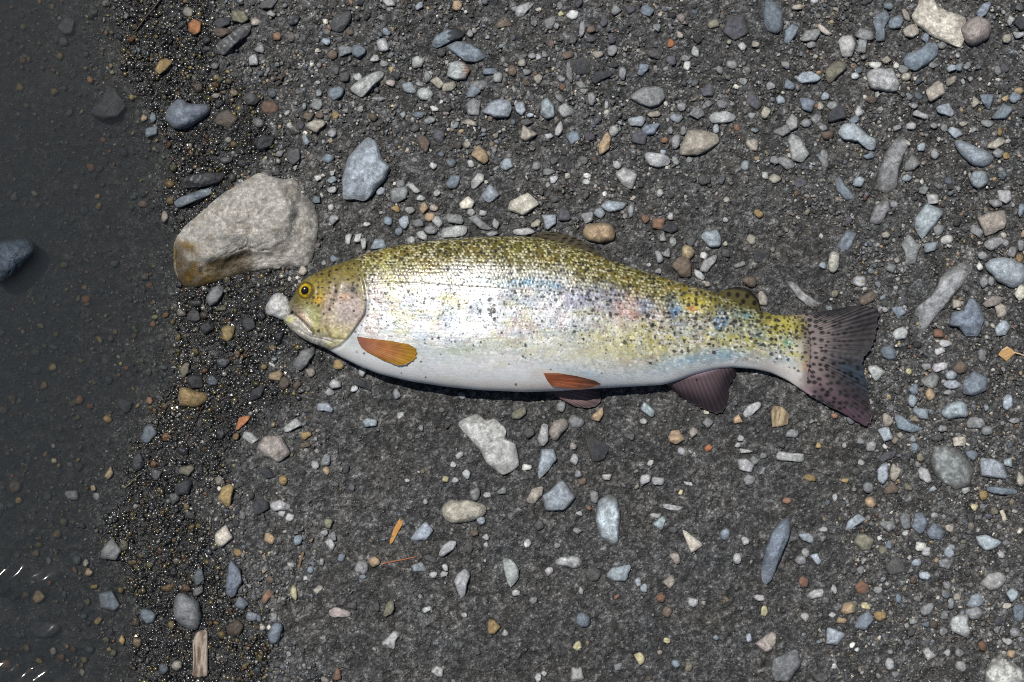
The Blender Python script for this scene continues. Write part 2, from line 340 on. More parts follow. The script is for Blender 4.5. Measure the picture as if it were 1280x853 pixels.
# ---------------------------------------------------------------- catalogue of stones seen in the photograph
# "@ ox oy scale" starts a block; "x y L W angle colour flags" is a stone; "P colour flags h: x,y ... | label | short name"
CATALOGUE = """
@ 320 0 4
65 20 26 12 15 dg
75 70 14 9 0 gr
190 100 20 12 45 dk v
P dg . .35: 370,135 385,95 440,65 475,55 470,110 430,160 390,160
105 180 11 12 0 ru
350 210 13 9 0 lb
380 275 13 13 0 br
445 255 17 14 0 gr
510 255 18 16 30 bl
635 230 16 20 40 lt
590 293 13 9 20 lt
645 322 14 9 -10 gr
810 310 18 14 20 lt
470 160 12 10 0 br
510 385 14 11 -20 lt
P lt . .4: 475,440 500,415 560,375 620,357 645,375 600,420 560,460 530,490 490,465 | long pale grey stone tilted up to the right among small gravel | the long pale tilted stone
400 465 23 15 25 bl
445 385 14 13 0 dg
395 350 12 13 0 dg
305 520 16 16 40 gr
315 465 9 10 0 gr
670 413 14 9 -20 pk
700 380 13 12 0 dk
620 497 27 8 0 gr e
770 440 19 15 0 lb
845 470 19 17 30 lt
858 385 10 17 0 gr
815 420 12 7 0 gr
910 415 20 14 -25 be
965 435 19 12 20 be
P lt . .4: 955,380 970,315 1010,305 1050,325 1070,350 1050,395 1000,402 | light grey stone with a rust stain on its right end | the rust stained grey stone
P bl v .4: 880,210 900,180 960,148 1010,142 1045,165 1030,190 960,215 910,238 885,232 | slate blue stone half covered by a black patch | the black patched slate stone
P bl v .35: 955,235 1000,210 1060,215 1120,250 1148,285 1100,312 1040,305 1000,275 | blue grey stone streaked with white veins | the white veined stone
1070 165 9 11 0 gr
925 262 12 12 0 dg
1170 357 20 8 0 bl
1210 390 14 14 20 gr
1110 430 24 12 10 gr
1080 460 20 14 35 bl
1085 535 18 22 0 gr
P lb . .4: 1130,560 1170,515 1215,497 1265,505 1280,545 1260,585 1190,588 | rounded pale blue grey stone with a straight lower edge | the half round pale stone
892 543 11 8 0 wh
870 600 16 10 30 gr
1065 610 22 9 -5 be e
915 680 18 22 20 pu
840 720 14 23 30 br
P tn . .4: 1072,775 1110,728 1150,755 1165,800 1140,825 | pale tan wedge shaped pebble with a pointed left end | the tan wedge pebble
1075 820 10 10 0 lt
885 830 10 10 0 lt
790 800 9 8 0 gr
P be . .4: 250,625 290,600 340,600 355,620 320,645 305,668 270,650
380 668 12 11 0 gr
250 700 9 18 10 lb
45 705 26 18 25 dk
190 780 17 25 -20 dg
120 768 16 9 30 gr
360 795 19 12 -10 bl
15 615 18 13 0 lt
265 585 15 11 0 br
320 575 13 10 0 br
400 575 10 11 0 oc
15 245 14 12 0 gr
665 10 18 12 0 lt
815 30 10 14 0 lb
1005 30 14 14 45 tn
1240 110 22 18 0 br e
795 640 13 11 0 dg
810 575 17 9 0 bl e
735 575 8 11 0 gr
@ 640 0 4
60 45 26 14 35 lt
10 40 8 12 0 gr
240 30 9 11 0 gr
248 68 10 8 0 yl
303 75 17 13 10 wh
188 110 15 19 -20 gr
220 130 9 10 0 gr
522 50 13 15 0 gr
590 50 16 12 0 pu
675 55 17 16 40 bl
350 150 8 23 -10 gr
400 150 15 9 0 br
395 195 19 10 0 pu
460 110 11 14 0 pu
498 195 11 14 0 pu
503 255 13 15 0 gr
305 195 11 14 0 dg
252 188 9 11 0 dg
193 217 9 11 0 br
430 273 14 11 10 be
100 280 11 8 0 gr
135 285 8 10 0 lt
163 270 8 9 0 gr
275 275 14 12 0 br
285 365 8 32 5 gr
340 330 30 22 0 dk e
P dk . .35: 400,400 410,365 450,355 515,370 470,390 415,420 | shiny black slate chip above the grey brown boulder stone
505 325 14 9 0 dk
553 370 10 18 0 gr
P bl . .4: 625,375 640,320 685,325 680,350 650,380 | small clear blue diamond shaped pebble | the blue diamond pebble
715 270 19 13 0 dg
795 305 14 12 0 pu
768 342 8 8 0 gr
875 330 10 12 0 wh
915 260 10 16 0 lt
870 290 13 9 0 gr
1007 118 16 13 0 ol
1120 140 32 32 0 pu e
1150 232 12 11 0 lt
1085 210 7 6 0 be
1220 220 11 8 0 be
797 215 10 11 0 og
840 175 9 9 0 pk
925 195 12 14 0 dk
1100 325 16 11 0 gr
1160 410 10 10 0 gr
975 450 15 16 0 pu
1200 500 18 28 20 pu e
1270 565 12 17 0 be
P gr . .35: 585,490 640,445 700,432 750,445 765,490 740,525 690,537 630,515 | smooth grey brown stone tapering to a point on its left | the tapering grey stone
985 520 12 11 0 gr
1052 522 16 12 0 gr
P lt . .35: 985,590 1010,560 1070,557 1128,580 1110,605 1050,618 1000,615 | light grey spindle shaped pebble above the large pale beige stone
920 567 18 16 20 gr
820 585 16 15 -40 lb
P be . .35: 850,720 878,655 940,652 1020,672 1035,710 990,745 930,775 838,775 | large flat pale beige grey stone with a straight lower left edge | the large pale beige stone
820 710 11 20 -10 gr
855 655 12 10 45 gr
790 650 8 11 0 gr
765 700 10 8 0 ru
710 572 18 9 0 be
625 605 22 15 -10 lb
700 645 27 15 20 bl
640 690 20 18 0 pu
512 662 13 16 0 lt
465 720 14 32 -20 tn
P lt . .4: 655,775 680,760 750,770 795,790 790,820 730,838 690,830 | light grey rounded stone with a tiny pebble resting on its top edge | the light grey rounded stone
820 805 10 12 0 gr
757 763 8 7 0 lb
885 800 10 8 0 gr
P lb . .45: 140,570 150,505 180,490 210,530 218,590 170,595 | egg shaped light blue pebble, middle of three in a row | the egg shaped blue pebble
268 553 20 19 0 lt
42 545 14 18 0 lb
92 577 10 5 0 lb
P be . .6: 42,690 55,625 125,670 70,710 | sharp edged cream pebble casting a small shadow | the sharp cream pebble
235 650 10 24 -15 lt
185 683 14 8 0 lt
305 690 19 18 0 bl e
388 682 15 13 0 pu
75 610 18 9 0 dg
165 637 9 6 0 br
238 488 15 10 -30 gr
400 495 10 17 0 gr
345 425 18 10 -20 gr
360 460 15 8 0 gr
245 393 11 9 0 gr
130 395 12 12 45 be
75 362 12 9 0 gr
250 435 9 9 0 ru
70 415 11 8 -20 br
5 350 12 16 0 br
1200 725 17 16 0 be e
1165 832 12 15 0 lb
1200 580 11 9 0 gr
120 830 12 12 0 gr
215 805 12 11 0 dg
170 828 9 9 0 dg
525 825 11 13 0 lt
1125 640 8 10 0 ru
1020 640 8 14 0 lb
@ 960 0 4
P bl . .3: 0,0 50,20 75,70 70,150 40,165 0,150 -20,120 -25,60 -15,5 | blue grey upright stone at the top edge with a rounded foot | the upright blue stone
P bl . .3: 80,215 85,155 125,120 155,135 140,180 105,215
210 178 27 14 5 gr
215 225 13 9 0 gr
145 35 15 7 5 be
230 8 11 6 0 lt
P cr . .4: 240,115 270,125 325,175 290,180 255,150
P lt . .35: 350,205 375,180 420,180 440,220 420,285 370,280 | pale grey green rounded stone beside a heap of blue fragments | the grey green round stone
470 225 14 22 0 gr
485 175 23 14 -15 gr
P bl . .3: 525,110 540,70 590,55 610,90 585,140 585,200 540,205 535,150 | tall split blue slate fragment, the tallest of its heap | the split blue slate
640 110 18 20 -20 bl
600 30 15 10 0 bl
690 75 8 23 25 pk
715 155 20 18 0 be
785 190 11 16 0 bl
P cr m .18: 725,85 760,30 760,-5 830,-5 850,40 930,70 980,90 990,160 960,235 900,215 820,180 740,120 | big flat cream coloured rock half buried at the top edge | the half buried cream rock
P pk d .5: 965,150 1000,105 1050,83 1110,110 1120,150 1090,200 1030,230 985,215 | round brownish grey stone leaning on the cream rock | the round brownish stone
1080 50 12 25 -35 bl
1215 105 11 15 0 lt
1260 110 15 20 0 dk
1195 193 13 12 0 be
1255 178 18 9 0 lt
1255 35 14 12 0 dg
P ol . .35: 290,350 330,310 385,310 395,340 345,385 305,425 290,390 | olive grey kite shaped stone with a pointed foot | the olive kite stone
P lb . .35: 138,395 170,365 220,357 268,390 240,410 170,418 | pale blue leaf shaped stone lying level | the leaf shaped pale stone
110 420 15 16 0 bl
15 430 12 12 0 gr
190 520 22 17 -25 bl
65 500 13 12 0 lb
285 485 13 11 40 lb
230 520 13 6 -50 og
263 530 9 11 0 be
325 530 18 12 10 gr
340 580 26 18 30 dk
120 610 15 20 20 lt
190 618 15 11 0 gr
240 597 15 13 0 gr
275 640 15 9 -20 gr
65 655 24 15 10 gr
300 678 22 11 0 br
P lt . .3: 100,700 120,672 160,685 190,740 208,770 170,812 120,800 108,750 | light grey foot shaped stone leaning to the right | the foot shaped stone
278 795 14 26 10 gr
90 815 24 14 -35 gr
33 800 12 10 0 gr
P lb . .35: 343,665 375,620 430,618 470,650 500,680 540,695 530,745 505,755 450,710 380,700 | long pale blue dumbbell shaped stone sloping down to the right | the dumbbell shaped stone
505 778 16 11 -15 bl
430 600 18 11 0 bl
455 560 11 16 0 lt
510 495 20 15 0 br e
535 328 17 10 5 wh
P lt m .35: 490,370 540,345 620,345 660,420 650,455 590,460 520,440 500,400 | chunky pale grey stone with small grey lumps on its left | the chunky pale grey stone
590 300 14 11 0 be
690 385 14 11 0 be
675 350 15 12 0 gr
P bl . .35: 677,300 700,270 760,245 800,215 840,220 850,280 790,330 740,355 690,335 | broad slate blue stone below the cream rock | the broad slate blue stone
865 225 15 10 -25 gr
830 325 14 9 0 gr
920 340 16 9 15 lb
955 335 12 12 0 bl
995 330 12 12 0 gr
P be f .35: 790,450 850,402 885,425 885,470 805,515 | beige four cornered stone with sharp edges | the square beige stone
920 400 22 11 35 be e
975 408 6 9 0 lt
1150 355 10 13 0 gr
1185 340 11 13 0 pu
885 550 23 18 0 lb
1105 510 19 22 10 bl
1040 510 13 15 0 be
1170 560 33 19 15 bl
1235 490 16 15 0 bl
1255 455 14 9 0 tn
765 575 22 8 -20 lt
730 530 10 8 0 gr
715 632 16 9 0 lt
645 640 12 9 0 gr
830 628 10 8 0 gr
880 640 9 11 0 gr
935 665 20 13 -25 lb
P lb d .4: 918,695 960,700 1050,740 1115,765 1128,795 1090,830 1030,830 970,780 | smooth pale blue club shaped stone thick at its right end | the pale blue club stone
975 622 12 8 0 be
1030 652 10 8 0 lt
1135 720 27 15 10 be
1155 765 17 13 20 gr
1100 620 18 10 0 gr
1160 660 6 12 0 oc
1195 780 10 9 0 oc
P gr em .2: 708,656 722,680 680,780 656,852 644,932 592,964 544,944 552,852 580,780 632,700 | long rough grey rock ridge sunk in the soil | the sunken rock ridge
715 820 22 17 30 gr
765 740 14 11 30 lb
835 770 12 14 0 gr
@ 960 213 4
P gr e .25: 510,260 525,190 570,150 600,150 610,195 570,260 545,270 | grey stone with a pale rim at the foot of the sunken ridge
P lb . .4: 1005,40 1030,5 1090,5 1100,60 1055,95 1020,75 | pale blue grey angular stone with a dark lower right edge | the angular pale stone
455 58 16 14 0 lb
P bl e .2: 325,40 360,35 400,90 440,145 390,148 345,105 | dark blue grey wedge pressed flat into the soil | the flat pressed wedge
160 65 18 14 0 pu e
35 45 18 12 -20 be
825 145 17 13 0 lt
P lb . .35: 735,240 795,165 880,210 830,280 770,345 735,290 | large pale blue stone shaped like a shield | the shield shaped stone
P pk f .35: 1050,240 1100,215 1180,200 1197,260 1180,290 1085,330 | pale greyish five sided block near the right edge | the five sided pale block
1135 165 23 12 -5 gr
1180 125 21 18 -30 lt
1045 305 17 13 -20 gr
1130 365 26 15 25 gr
1185 365 11 10 0 gr
P gr . .3: 665,370 700,320 760,380 735,465 690,465 685,420 | grey stone with a pointed top standing below the shield shaped stone | the pointed grey stone
890 347 18 12 15 wh
905 378 9 6 0 lt
815 385 17 14 0 lb
850 300 14 17 -40 gr
588 322 12 9 0 be
P cr d .4: 300,460 315,410 335,400 358,430 350,490 325,520 305,500 | upright cream yellow pebble above the trout's tail | the cream yellow pebble
272 478 11 9 0 lb
390 360 18 32 -30 bl e
455 555 20 15 0 lt e
P gr e .15: 85,560 130,552 190,620 260,665 210,690 150,640 | long grey green stone sunk in soil just above the tail root
335 618 10 10 0 ol
275 550 9 11 0 dg
500 640 25 14 20 br e
P gr em .3: 1000,460 1025,490 980,560 920,640 860,710 820,750 780,830 750,820 740,690 800,640 840,590 860,540 930,480 | long knobbly grey rock slanting up to the right of the tail | the long knobbly rock
P bl m .35: 900,780 925,710 980,700 1015,630 1060,680 1078,750 1050,830 990,830 950,785 | speckled blue grey stone with a spike on top | the spiked speckled stone
P lb d .35: 1085,485 1120,445 1180,437 1280,470 1290,560 1230,588 1150,555 | big smooth pale blue oval stone at the right edge | the big pale blue oval
1260 610 15 20 20 cr
1130 655 30 14 25 pk
1165 700 15 19 20 be
1170 795 22 18 40 lb
655 710 20 17 0 bl
660 815 20 17 0 lt
615 490 16 13 0 gr
645 450 9 8 0 be
265 330 6 8 0 lt
1075 425 15 11 -10 gr
1060 480 9 11 0 wh
1220 410 14 14 0 gr
1258 440 10 11 0 oc
1265 375 8 15 0 gr
1270 200 10 20 0 bl
1080 560 12 18 0 gr
1115 555 9 12 0 gr
945 670 12 12 0 be
855 815 14 11 0 ru
695 40 14 10 0 lb
780 100 13 12 0 gr
630 170 12 10 0 gr
@ 960 426 4
603 60 19 19 0 bl
P lt . .35: 500,130 540,125 590,155 540,205 515,180 | pale arrowhead shaped stone just right of the tail's fork | the arrowhead stone
860 55 14 10 10 wh
890 15 20 10 0 lt
865 132 22 12 5 lt
790 130 14 9 0 gr
960 130 20 18 0 br
P bl . .3: 975,265 975,200 1030,152 1095,190 1095,250 1020,275 | blue grey grainy block with a flat left side | the blue grainy block
910 175 17 12 0 lb
920 220 22 12 0 lb
810 200 26 22 0 gr e
810 270 12 17 0 tn
725 240 14 16 0 bl
725 305 13 18 0 lb
765 362 22 14 -15 lb
P lb d .4: 860,365 890,325 950,300 990,315 1000,380 940,385 910,395 | pale blue kidney shaped stone with a pale sheen | the kidney shaped stone
1200 310 15 19 -30 lb
P bl . .4: 630,375 660,370 720,415 780,440 720,462 650,440 | blue wedge stone pointing right below the tail tip | the blue wedge
600 395 14 18 10 be
735 390 14 9 0 ol
1040 412 24 15 -10 gr
1095 450 16 11 0 gr
1230 400 17 8 0 gr
955 505 16 13 0 cr
588 470 15 18 20 lb
635 500 9 11 0 ol
662 473 10 8 0 pk
515 530 14 16 -30 lt
467 500 11 10 0 gr
723 490 10 10 0 gr
735 535 12 13 0 bl
600 578 27 10 30 pu
P lb . .35: 545,650 570,615 602,612 600,690 575,720 550,700
P be . .35: 610,650 625,612 668,645 660,670 630,705 612,690
763 582 10 13 0 ol
P lt . .35: 748,650 765,630 800,645 822,700 800,715 760,690
825 740 12 8 0 lb
P gr me .22: 810,600 830,540 880,522 950,545 990,590 1030,650 1000,710 940,745 880,710 830,660 | large round mottled grey stone sunk level with the soil | the round mottled stone
1020 575 17 15 0 bl
P lb f .3: 1065,590 1130,590 1180,620 1197,690 1065,680 | pale blue stone shaped like a slice of bread | the bread slice stone
1200 608 11 12 0 lb
P bl . .5: 1090,728 1160,732 1245,742 1250,765 1170,772 1095,755 | thin blue bar shaped stone lying level at the right | the thin blue bar
1265 695 12 22 0 be
1078 778 14 13 0 oc
1030 835 10 10 0 yl
990 750 11 9 0 lt
500 735 14 14 0 gr
510 808 16 14 -20 tn
700 735 14 9 -30 ol
620 735 20 16 0 br
335 785 7 12 0 lt
205 685 19 9 -15 oc
385 700 12 6 0 oc
95 800 13 9 0 ru
P lt f .35: 40,575 60,550 100,560 180,565 180,610 130,605 50,598 | pale bone shaped stone lying level below the tail | the bone shaped stone
118 465 20 12 5 gr
252 522 9 8 0 oc
65 520 11 10 0 dg
468 610 9 8 0 lt
382 523 6 8 0 lt
585 530 9 8 0 wh
330 375 13 8 -20 ru
703 155 8 9 0 yl
440 655 13 10 0 dg
850 485 20 10 15 dg
875 440 14 9 0 gr
900 258 13 7 0 gr
@ 960 640 4
P bl . .5: 108,36 110,112 60,240 20,340 -20,368 -32,300 -20,200 20,100 72,40 | long slim blue grey stone like a chisel, upright below the tail | the blue chisel stone
P lb . .35: 385,90 400,45 450,10 490,40 450,65 410,92 | pale blue shark fin shaped stone | the shark fin stone
P lb . .35: 145,110 200,105 228,125 225,162 180,145 | small pale blue triangular chip right of the chisel stone
190 205 10 15 20 lt
165 243 17 13 -20 gr
240 235 10 17 30 lb
275 88 13 8 0 lt
P ol . .35: 430,155 445,115 490,110 530,140 510,190 470,195 | olive beige six sided stone alone on bare soil | the six sided olive stone
575 195 13 12 0 ol e
603 165 10 12 0 bl
597 75 22 15 0 gr
685 45 14 22 0 gr
687 105 9 8 0 lt
760 60 21 28 0 bl
P bl . .35: 790,100 830,50 885,100 870,140 810,135 | blue grey pentagon stone touching a darker blue stone | the blue pentagon
905 85 12 11 0 be
832 15 11 8 0 lt
P lb . .35: 1035,125 1090,115 1170,150 1130,185 1085,195 1055,165 | pale blue flat stone shaped like a boat | the boat shaped stone
765 175 15 12 -10 wh
790 200 12 12 0 lt
908 198 14 18 -20 lb
885 260 17 15 0 gr
743 253 14 10 10 lb
785 320 16 10 0 lb
1260 95 11 8 20 cr
1165 215 11 10 0 lt
P lt m .25: 1060,360 1100,310 1150,300 1190,320 1185,350 1150,385 1110,390 | crumbled patch shaped pale grey stone with ragged edges
1220 418 17 18 0 lb
1255 505 16 22 0 bl
1035 445 21 19 0 lb
1030 505 22 16 0 gr
P lt . .35: 905,565 925,525 1000,512 1000,560 1010,600 990,628 920,600 | pale grey stone shaped like a mitten
800 485 22 15 35 gr e
655 435 8 13 0 bl
P bl . .35: 435,580 445,530 500,498 530,540 490,592 | clear blue star shaped pebble next to yellow pebbles | the blue star pebble
400 485 21 17 40 tn
370 542 15 9 0 tn
490 472 14 10 0 yl
563 520 16 13 10 oc
470 375 20 22 0 ru e
P lb . .4: 290,660 300,575 390,610 350,665 | pale blue four sided stone below the blue star pebble
185 528 12 14 20 lt
322 515 11 8 0 lt
423 667 8 8 0 wh
445 690 7 7 0 lt
P gr m .4: 20,740 60,720 140,688 162,750 150,790 100,850 40,850 10,790 | big dark mottled grey stone at the bottom edge | the dark mottled stone
15 645 14 22 -20 be
270 830 18 14 0 dg
607 755 12 18 25 lt
640 815 12 9 0 gr
P lt . .35: 768,690 800,678 842,720 800,748 785,720
965 770 16 13 -30 lt
960 705 13 10 -20 gr
895 705 9 10 0 lt
1200 650 13 9 0 lt
1235 605 15 14 0 gr
1215 712 13 10 0 tn
P wh em .2: 1085,800 1120,730 1180,720 1230,760 1280,800 1300,860 1280,920 1180,960 1100,910 | large whitish rock cut off by the lower right corner | the whitish corner rock
1195 470 12 8 0 cr
1070 670 12 14 0 ru
330 390 8 15 20 lt
235 410 24 12 10 lt e
180 350 13 16 0 ru e
945 425 11 10 0 be
880 515 11 12 0 gr
915 460 8 14 0 gr
640 270 26 24 0 dg e
880 600 12 12 0 gr
330 770 8 8 0 wh
@ 640 640 4
P lb em .2: 420,32 432,-48 488,-88 528,-60 540,40 532,152 500,164 440,128 | tall pale blue stone with blurred dusty edges below the belly | the tall dusty stone
P lt ed .3: 180,260 240,228 310,220 352,240 345,275 300,280 240,265 | pale comma shaped stone with a thick right end | the comma shaped stone
P lb . .35: 470,320 500,280 600,265 570,345 500,345 | pale blue stone with a horn at its upper right | the horned pale stone
P cr . .35: 838,45 870,95 958,165 895,205 870,150 | thin cream triangle shaped stone with a long upper spike | the cream triangle stone
815 235 13 16 10 pk
1125 235 12 18 0 lt
1068 110 13 15 0 bl
1165 145 11 12 0 lt
745 60 17 16 30 lb
715 20 15 8 0 lt
810 90 12 9 0 dg
325 97 13 9 15 gr
228 168 10 8 0 gr
335 8 10 7 0 lt
75 160 10 14 -20 wh e
135 65 14 15 0 dg
185 300 11 12 0 lt
P lt . .3: -52,228 0,240 32,280 32,328 -12,380 -32,320 | light grey tooth shaped stone tapering downward | the tooth shaped stone
P dg . .3: 368,310 385,280 420,275 445,310 430,340 395,350
628 350 9 12 0 lb
660 380 10 12 0 lb
790 345 13 17 -40 pk
775 500 13 14 -30 br
745 430 13 13 0 ru
525 425 9 9 0 ru
905 450 13 14 50 lt
1068 440 13 12 0 br
1240 430 15 9 -15 lt
1263 495 9 13 0 yl
P bl d .4: 320,560 325,515 355,500 388,525 385,570 350,580 | small dark teal glassy pebble alone on fine soil | the teal glassy pebble
P yl . .4: 610,715 640,700 665,725 660,755 640,768 620,740 | pale yellow pebble alone on bare soil near the bottom edge | the pale yellow pebble
535 775 12 9 15 gr
325 815 18 19 0 lt e
130 830 9 12 0 wh
160 810 9 8 0 lt
820 760 12 11 0 bl
885 770 10 15 0 ol
1185 630 9 12 0 lb
P pk . .35: 1215,660 1280,610 1300,640 1300,690 1270,705
775 645 9 8 0 yl
325 670 12 14 0 yl e
345 395 7 11 0 lt
105 445 11 10 0 gr
20 405 12 9 0 lt
@ 640 426 3.9875
P lb f .35: 148,775 250,697 318,780 260,845 170,845 | large pale green grey pentagon stone with crisp edges | the green grey pentagon
P be . .35: 70,800 100,740 155,725 150,770 110,815 | beige grey wedge touching the pentagon stone's left side
P lb . .35: 130,640 150,545 210,540 222,590 180,650 135,690 | pale blue grey upright stone thinning toward its foot | the upright thinning stone
P lt . .35: 127,490 150,410 182,420 180,500 150,535 | slender upright pale stone left of a rounder one
P pk d .4: 183,460 205,405 265,385 283,430 240,470 215,508 | brownish pale stone just under the pelvic fins | the brownish stone under the pelvic fins
320 405 21 17 -10 gr
245 330 12 14 0 gr
35 365 20 14 15 ol
430 365 12 21 -30 tn
P lb . .4: 640,340 660,305 715,350 700,385 665,365
655 403 11 8 0 lt
P tn . .45: 778,480 795,450 830,445 862,490 820,518 785,505 | tan lumpy pebble below the gap between pelvic and anal fins | the tan lumpy pebble
905 462 12 16 -10 pk
978 410 16 15 0 gr
P lt . .35: 1148,365 1180,320 1235,303 1242,330 1200,370 1165,387 | pale grey oblong stone below the tail root | the pale oblong stone
1128 390 12 12 0 tn
970 357 9 7 -20 cr
75 628 15 9 10 wh
310 590 12 16 0 lt
330 663 10 11 0 gr
305 525 9 10 0 pk
665 688 17 12 25 lt
725 702 17 11 -10 lt
690 610 9 8 0 lt
845 553 10 12 30 lt
585 480 14 10 0 dg
475 680 12 8 0 lt
410 780 12 18 0 gr
1160 620 23 17 -30 lt
1210 598 13 14 0 gr
1185 690 16 15 30 gr
1140 483 9 9 0 lt
1125 520 8 7 0 lt
1170 550 18 6 0 lt
980 535 12 10 0 og
790 830 36 8 -5 lt e
880 712 14 5 -15 lt
430 540 30 34 0 dk e
85 460 16 14 0 dg
350 700 10 10 0 br
1255 575 11 8 0 gr
840 755 7 8 0 yl
380 835 9 7 0 ru
@ 320 640 4
P bl . .4: 185,165 190,125 215,112 235,125 225,160 200,172
370 165 14 17 0 lt
360 60 13 14 0 ol
340 105 11 9 0 gr
390 125 9 14 30 gr
P lb . .4: 770,140 800,95 850,45 885,95 850,145 | pale blue grey stone with a pointed top right of the yellow sliver | the pointed pale stone
P lt . .4: 910,215 935,170 965,142 1005,150 985,190 930,228 | pale grey oblong pebble tilted up to the right | the tilted oblong pebble
P lt f .4: 990,350 1010,310 1045,285 1072,315 1055,360 1045,410 1030,428 1000,385 | pale grey tooth shaped stone with a pointed lower end | the pale fang stone
890 315 12 9 15 lt
940 310 11 8 30 lt
945 278 8 10 0 lt
815 275 20 12 0 lb e
590 250 16 14 0 tn
525 280 18 18 0 gr e
P pk . .35: 365,490 400,475 475,500 470,525 400,530 370,520 | cream pink flat pebble lying level at the wet sand's border | the cream pink pebble
480 470 12 10 0 dg
600 475 10 13 0 dg
665 490 12 24 -25 ol
190 410 9 22 15 yl
310 390 16 12 0 cr e
P bl d .5: 58,620 85,560 120,545 135,575 115,645 80,665 | smooth blue egg shaped stone on dark damp grit near the bottom | the smooth blue egg stone
70 135 14 17 0 tn
425 228 9 12 -20 bl
P lt e .2: 620,660 690,590 725,605 700,640 690,690
905 797 15 14 0 lt e
1190 575 16 18 0 oc
1245 605 10 10 0 lt
1040 517 8 7 0 lt
P be md .3: 932,-20 968,-52 1060,-56 1152,-32 1140,20 1080,44 992,56 940,28 | pale beige oval stone with a faint crack below the mid belly | the pale beige oval
1125 45 11 12 -20 lb
1148 128 10 9 0 lt
1150 163 7 7 0 lt
875 235 20 9 -25 dg
1062 180 13 17 0 dg e
1090 105 13 10 0 br
170 28 11 12 0 lt
130 10 9 9 0 lt
270 290 8 10 0 bl
250 338 7 11 0 lt
328 250 6 10 0 gr
60 425 17 22 0 ru e
345 840 12 10 0 pk
405 810 10 18 0 ru
65 340 12 11 0 br
90 530 8 13 0 gr
10 530 9 11 0 bl
855 490 14 8 20 lt e
535 325 11 7 0 bl
1105 695 11 12 0 dg
@ 320 426 3.9875
P gr . .45: 183,115 225,50 285,35 295,60 250,130 215,152 | smooth grey oblong stone under the trout's throat | the stone under the throat
410 120 15 13 10 oc
P lt . .4: 362,215 385,190 425,205 425,235 375,240
368 255 13 11 0 gr
P lb . .4: 303,350 310,312 360,308 388,345 375,362 340,350 | small pale blue stone notched below, under the throat
P lt f .4: 135,435 200,385 237,418 150,460 | pale grey flat topped pebble shaped like a ramp | the ramp shaped pebble
P pk m .4: 5,530 40,480 125,475 170,560 110,605 40,575 | pinkish pale angular stone on the wet sand, biggest there | the pinkish angular stone
100 180 20 14 20 tn
140 212 18 14 35 br
530 155 10 13 -10 lt
525 215 30 12 -35 dk
700 262 10 18 10 gr
P lb . .45: 528,400 555,385 605,395 600,425 545,432 | pale blue white pebble alone on dark soil under the pectoral fin
490 240 11 8 20 lt
718 372 11 9 30 lt
820 435 7 9 0 gr
1025 275 11 11 0 gr e
P lt mf .12: 1005,415 1105,362 1145,400 1190,395 1250,450 1245,490 1290,510 1312,620 1280,645 1230,672 1150,610 1120,550 1060,480 | large flat pale grey slab with ragged edges and fine cracks | the cracked pale slab
135 695 12 16 -20 oc
250 475 14 12 0 oc
250 520 15 9 0 br
120 825 25 15 -10 lt
25 830 20 20 0 dk
55 660 26 14 0 dk
295 620 10 13 30 lt
350 600 12 18 -30 gr
350 648 10 11 0 tn
985 618 10 9 0 lt
1015 570 12 7 40 lt
1050 665 12 12 50 lt
995 695 10 7 0 lt
945 690 9 8 0 yl
1090 765 14 18 0 gr
1150 770 11 7 0 lt
1225 748 12 10 0 gr
755 697 7 5 0 lt
845 803 6 8 0 lt
450 640 7 12 -15 dk
475 730 10 12 0 pu
270 160 15 14 0 be
205 220 12 14 0 br
@ 320 150 4
P lb m .3: 455,215 500,140 560,85 600,115 625,190 665,240 640,290 585,365 540,395 500,385 440,390 437,300 | large pale blue stone with a pointed top above the trout's nape | the large pale blue stone
985 310 18 17 0 bl
1105 310 12 24 -35 lt
P lb . .35: 1118,390 1170,320 1220,375 1165,418 | blue grey kite shaped stone above the trout's back | the blue grey kite stone
P cr . .4: 1015,420 1060,380 1095,410 1080,440 1025,450 | pale cream pebble with a ridge above the trout's back | the ridged cream pebble
1075 465 12 11 0 lt
P lt . .35: 742,310 780,312 832,368 790,368
715 375 23 18 10 gr
720 318 12 11 0 gr
625 355 13 10 15 lb
825 390 12 8 10 lt
905 365 9 11 -30 lt
995 495 23 12 -5 gr
P gr . .35: 1060,490 1100,478 1185,550 1120,545
P lt f .35: 930,545 1000,528 1060,530 1045,575 1000,588 930,588 | pale grey flat stone touching the top edge of the trout's back | the flat stone at the back
905 510 17 18 0 lt
875 550 17 12 -10 gr
830 578 15 12 -10 lt
775 600 13 9 0 lt
810 515 17 13 0 gr
740 510 14 17 -20 lb
715 560 10 12 0 bl
660 505 11 13 0 bl
770 455 13 10 0 gr
P lb . .35: 570,650 595,595 640,600 655,640
465 597 13 14 20 lt
510 590 9 15 -20 lt
535 620 9 17 -10 lt
555 522 12 7 0 lt
390 495 14 12 30 lt
380 300 13 10 10 lb
312 288 9 8 20 wh
380 268 7 7 0 lt
375 440 8 9 0 lt
380 350 13 8 10 lt
390 695 12 11 0 bl
340 715 7 8 0 gr
230 750 14 16 10 be
70 700 25 10 10 pu
110 730 14 10 15 cr
840 440 12 18 0 tn
870 485 15 12 20 tn
890 440 12 10 0 be
695 445 14 11 0 oc
P lb . .35: 1222,215 1250,190 1280,195 1285,235 1250,255 1225,240
975 215 15 14 0 bl e
1200 520 10 15 0 gr
1180 570 17 7 5 gr
1135 465 10 8 0 lt
@ 640 180 4
P lt . .4: 515,150 560,115 628,155 600,230 550,205 | pale grey block shaped stone right above the dorsal fin | the pale block stone
375 160 12 8 -10 wh
372 190 13 8 0 lt
190 135 20 11 15 gr
208 175 13 11 35 lt
P cr . .35: -5,285 80,245 135,300 55,358 -20,330 | pale cream diamond shaped stone above the trout's back | the cream diamond stone
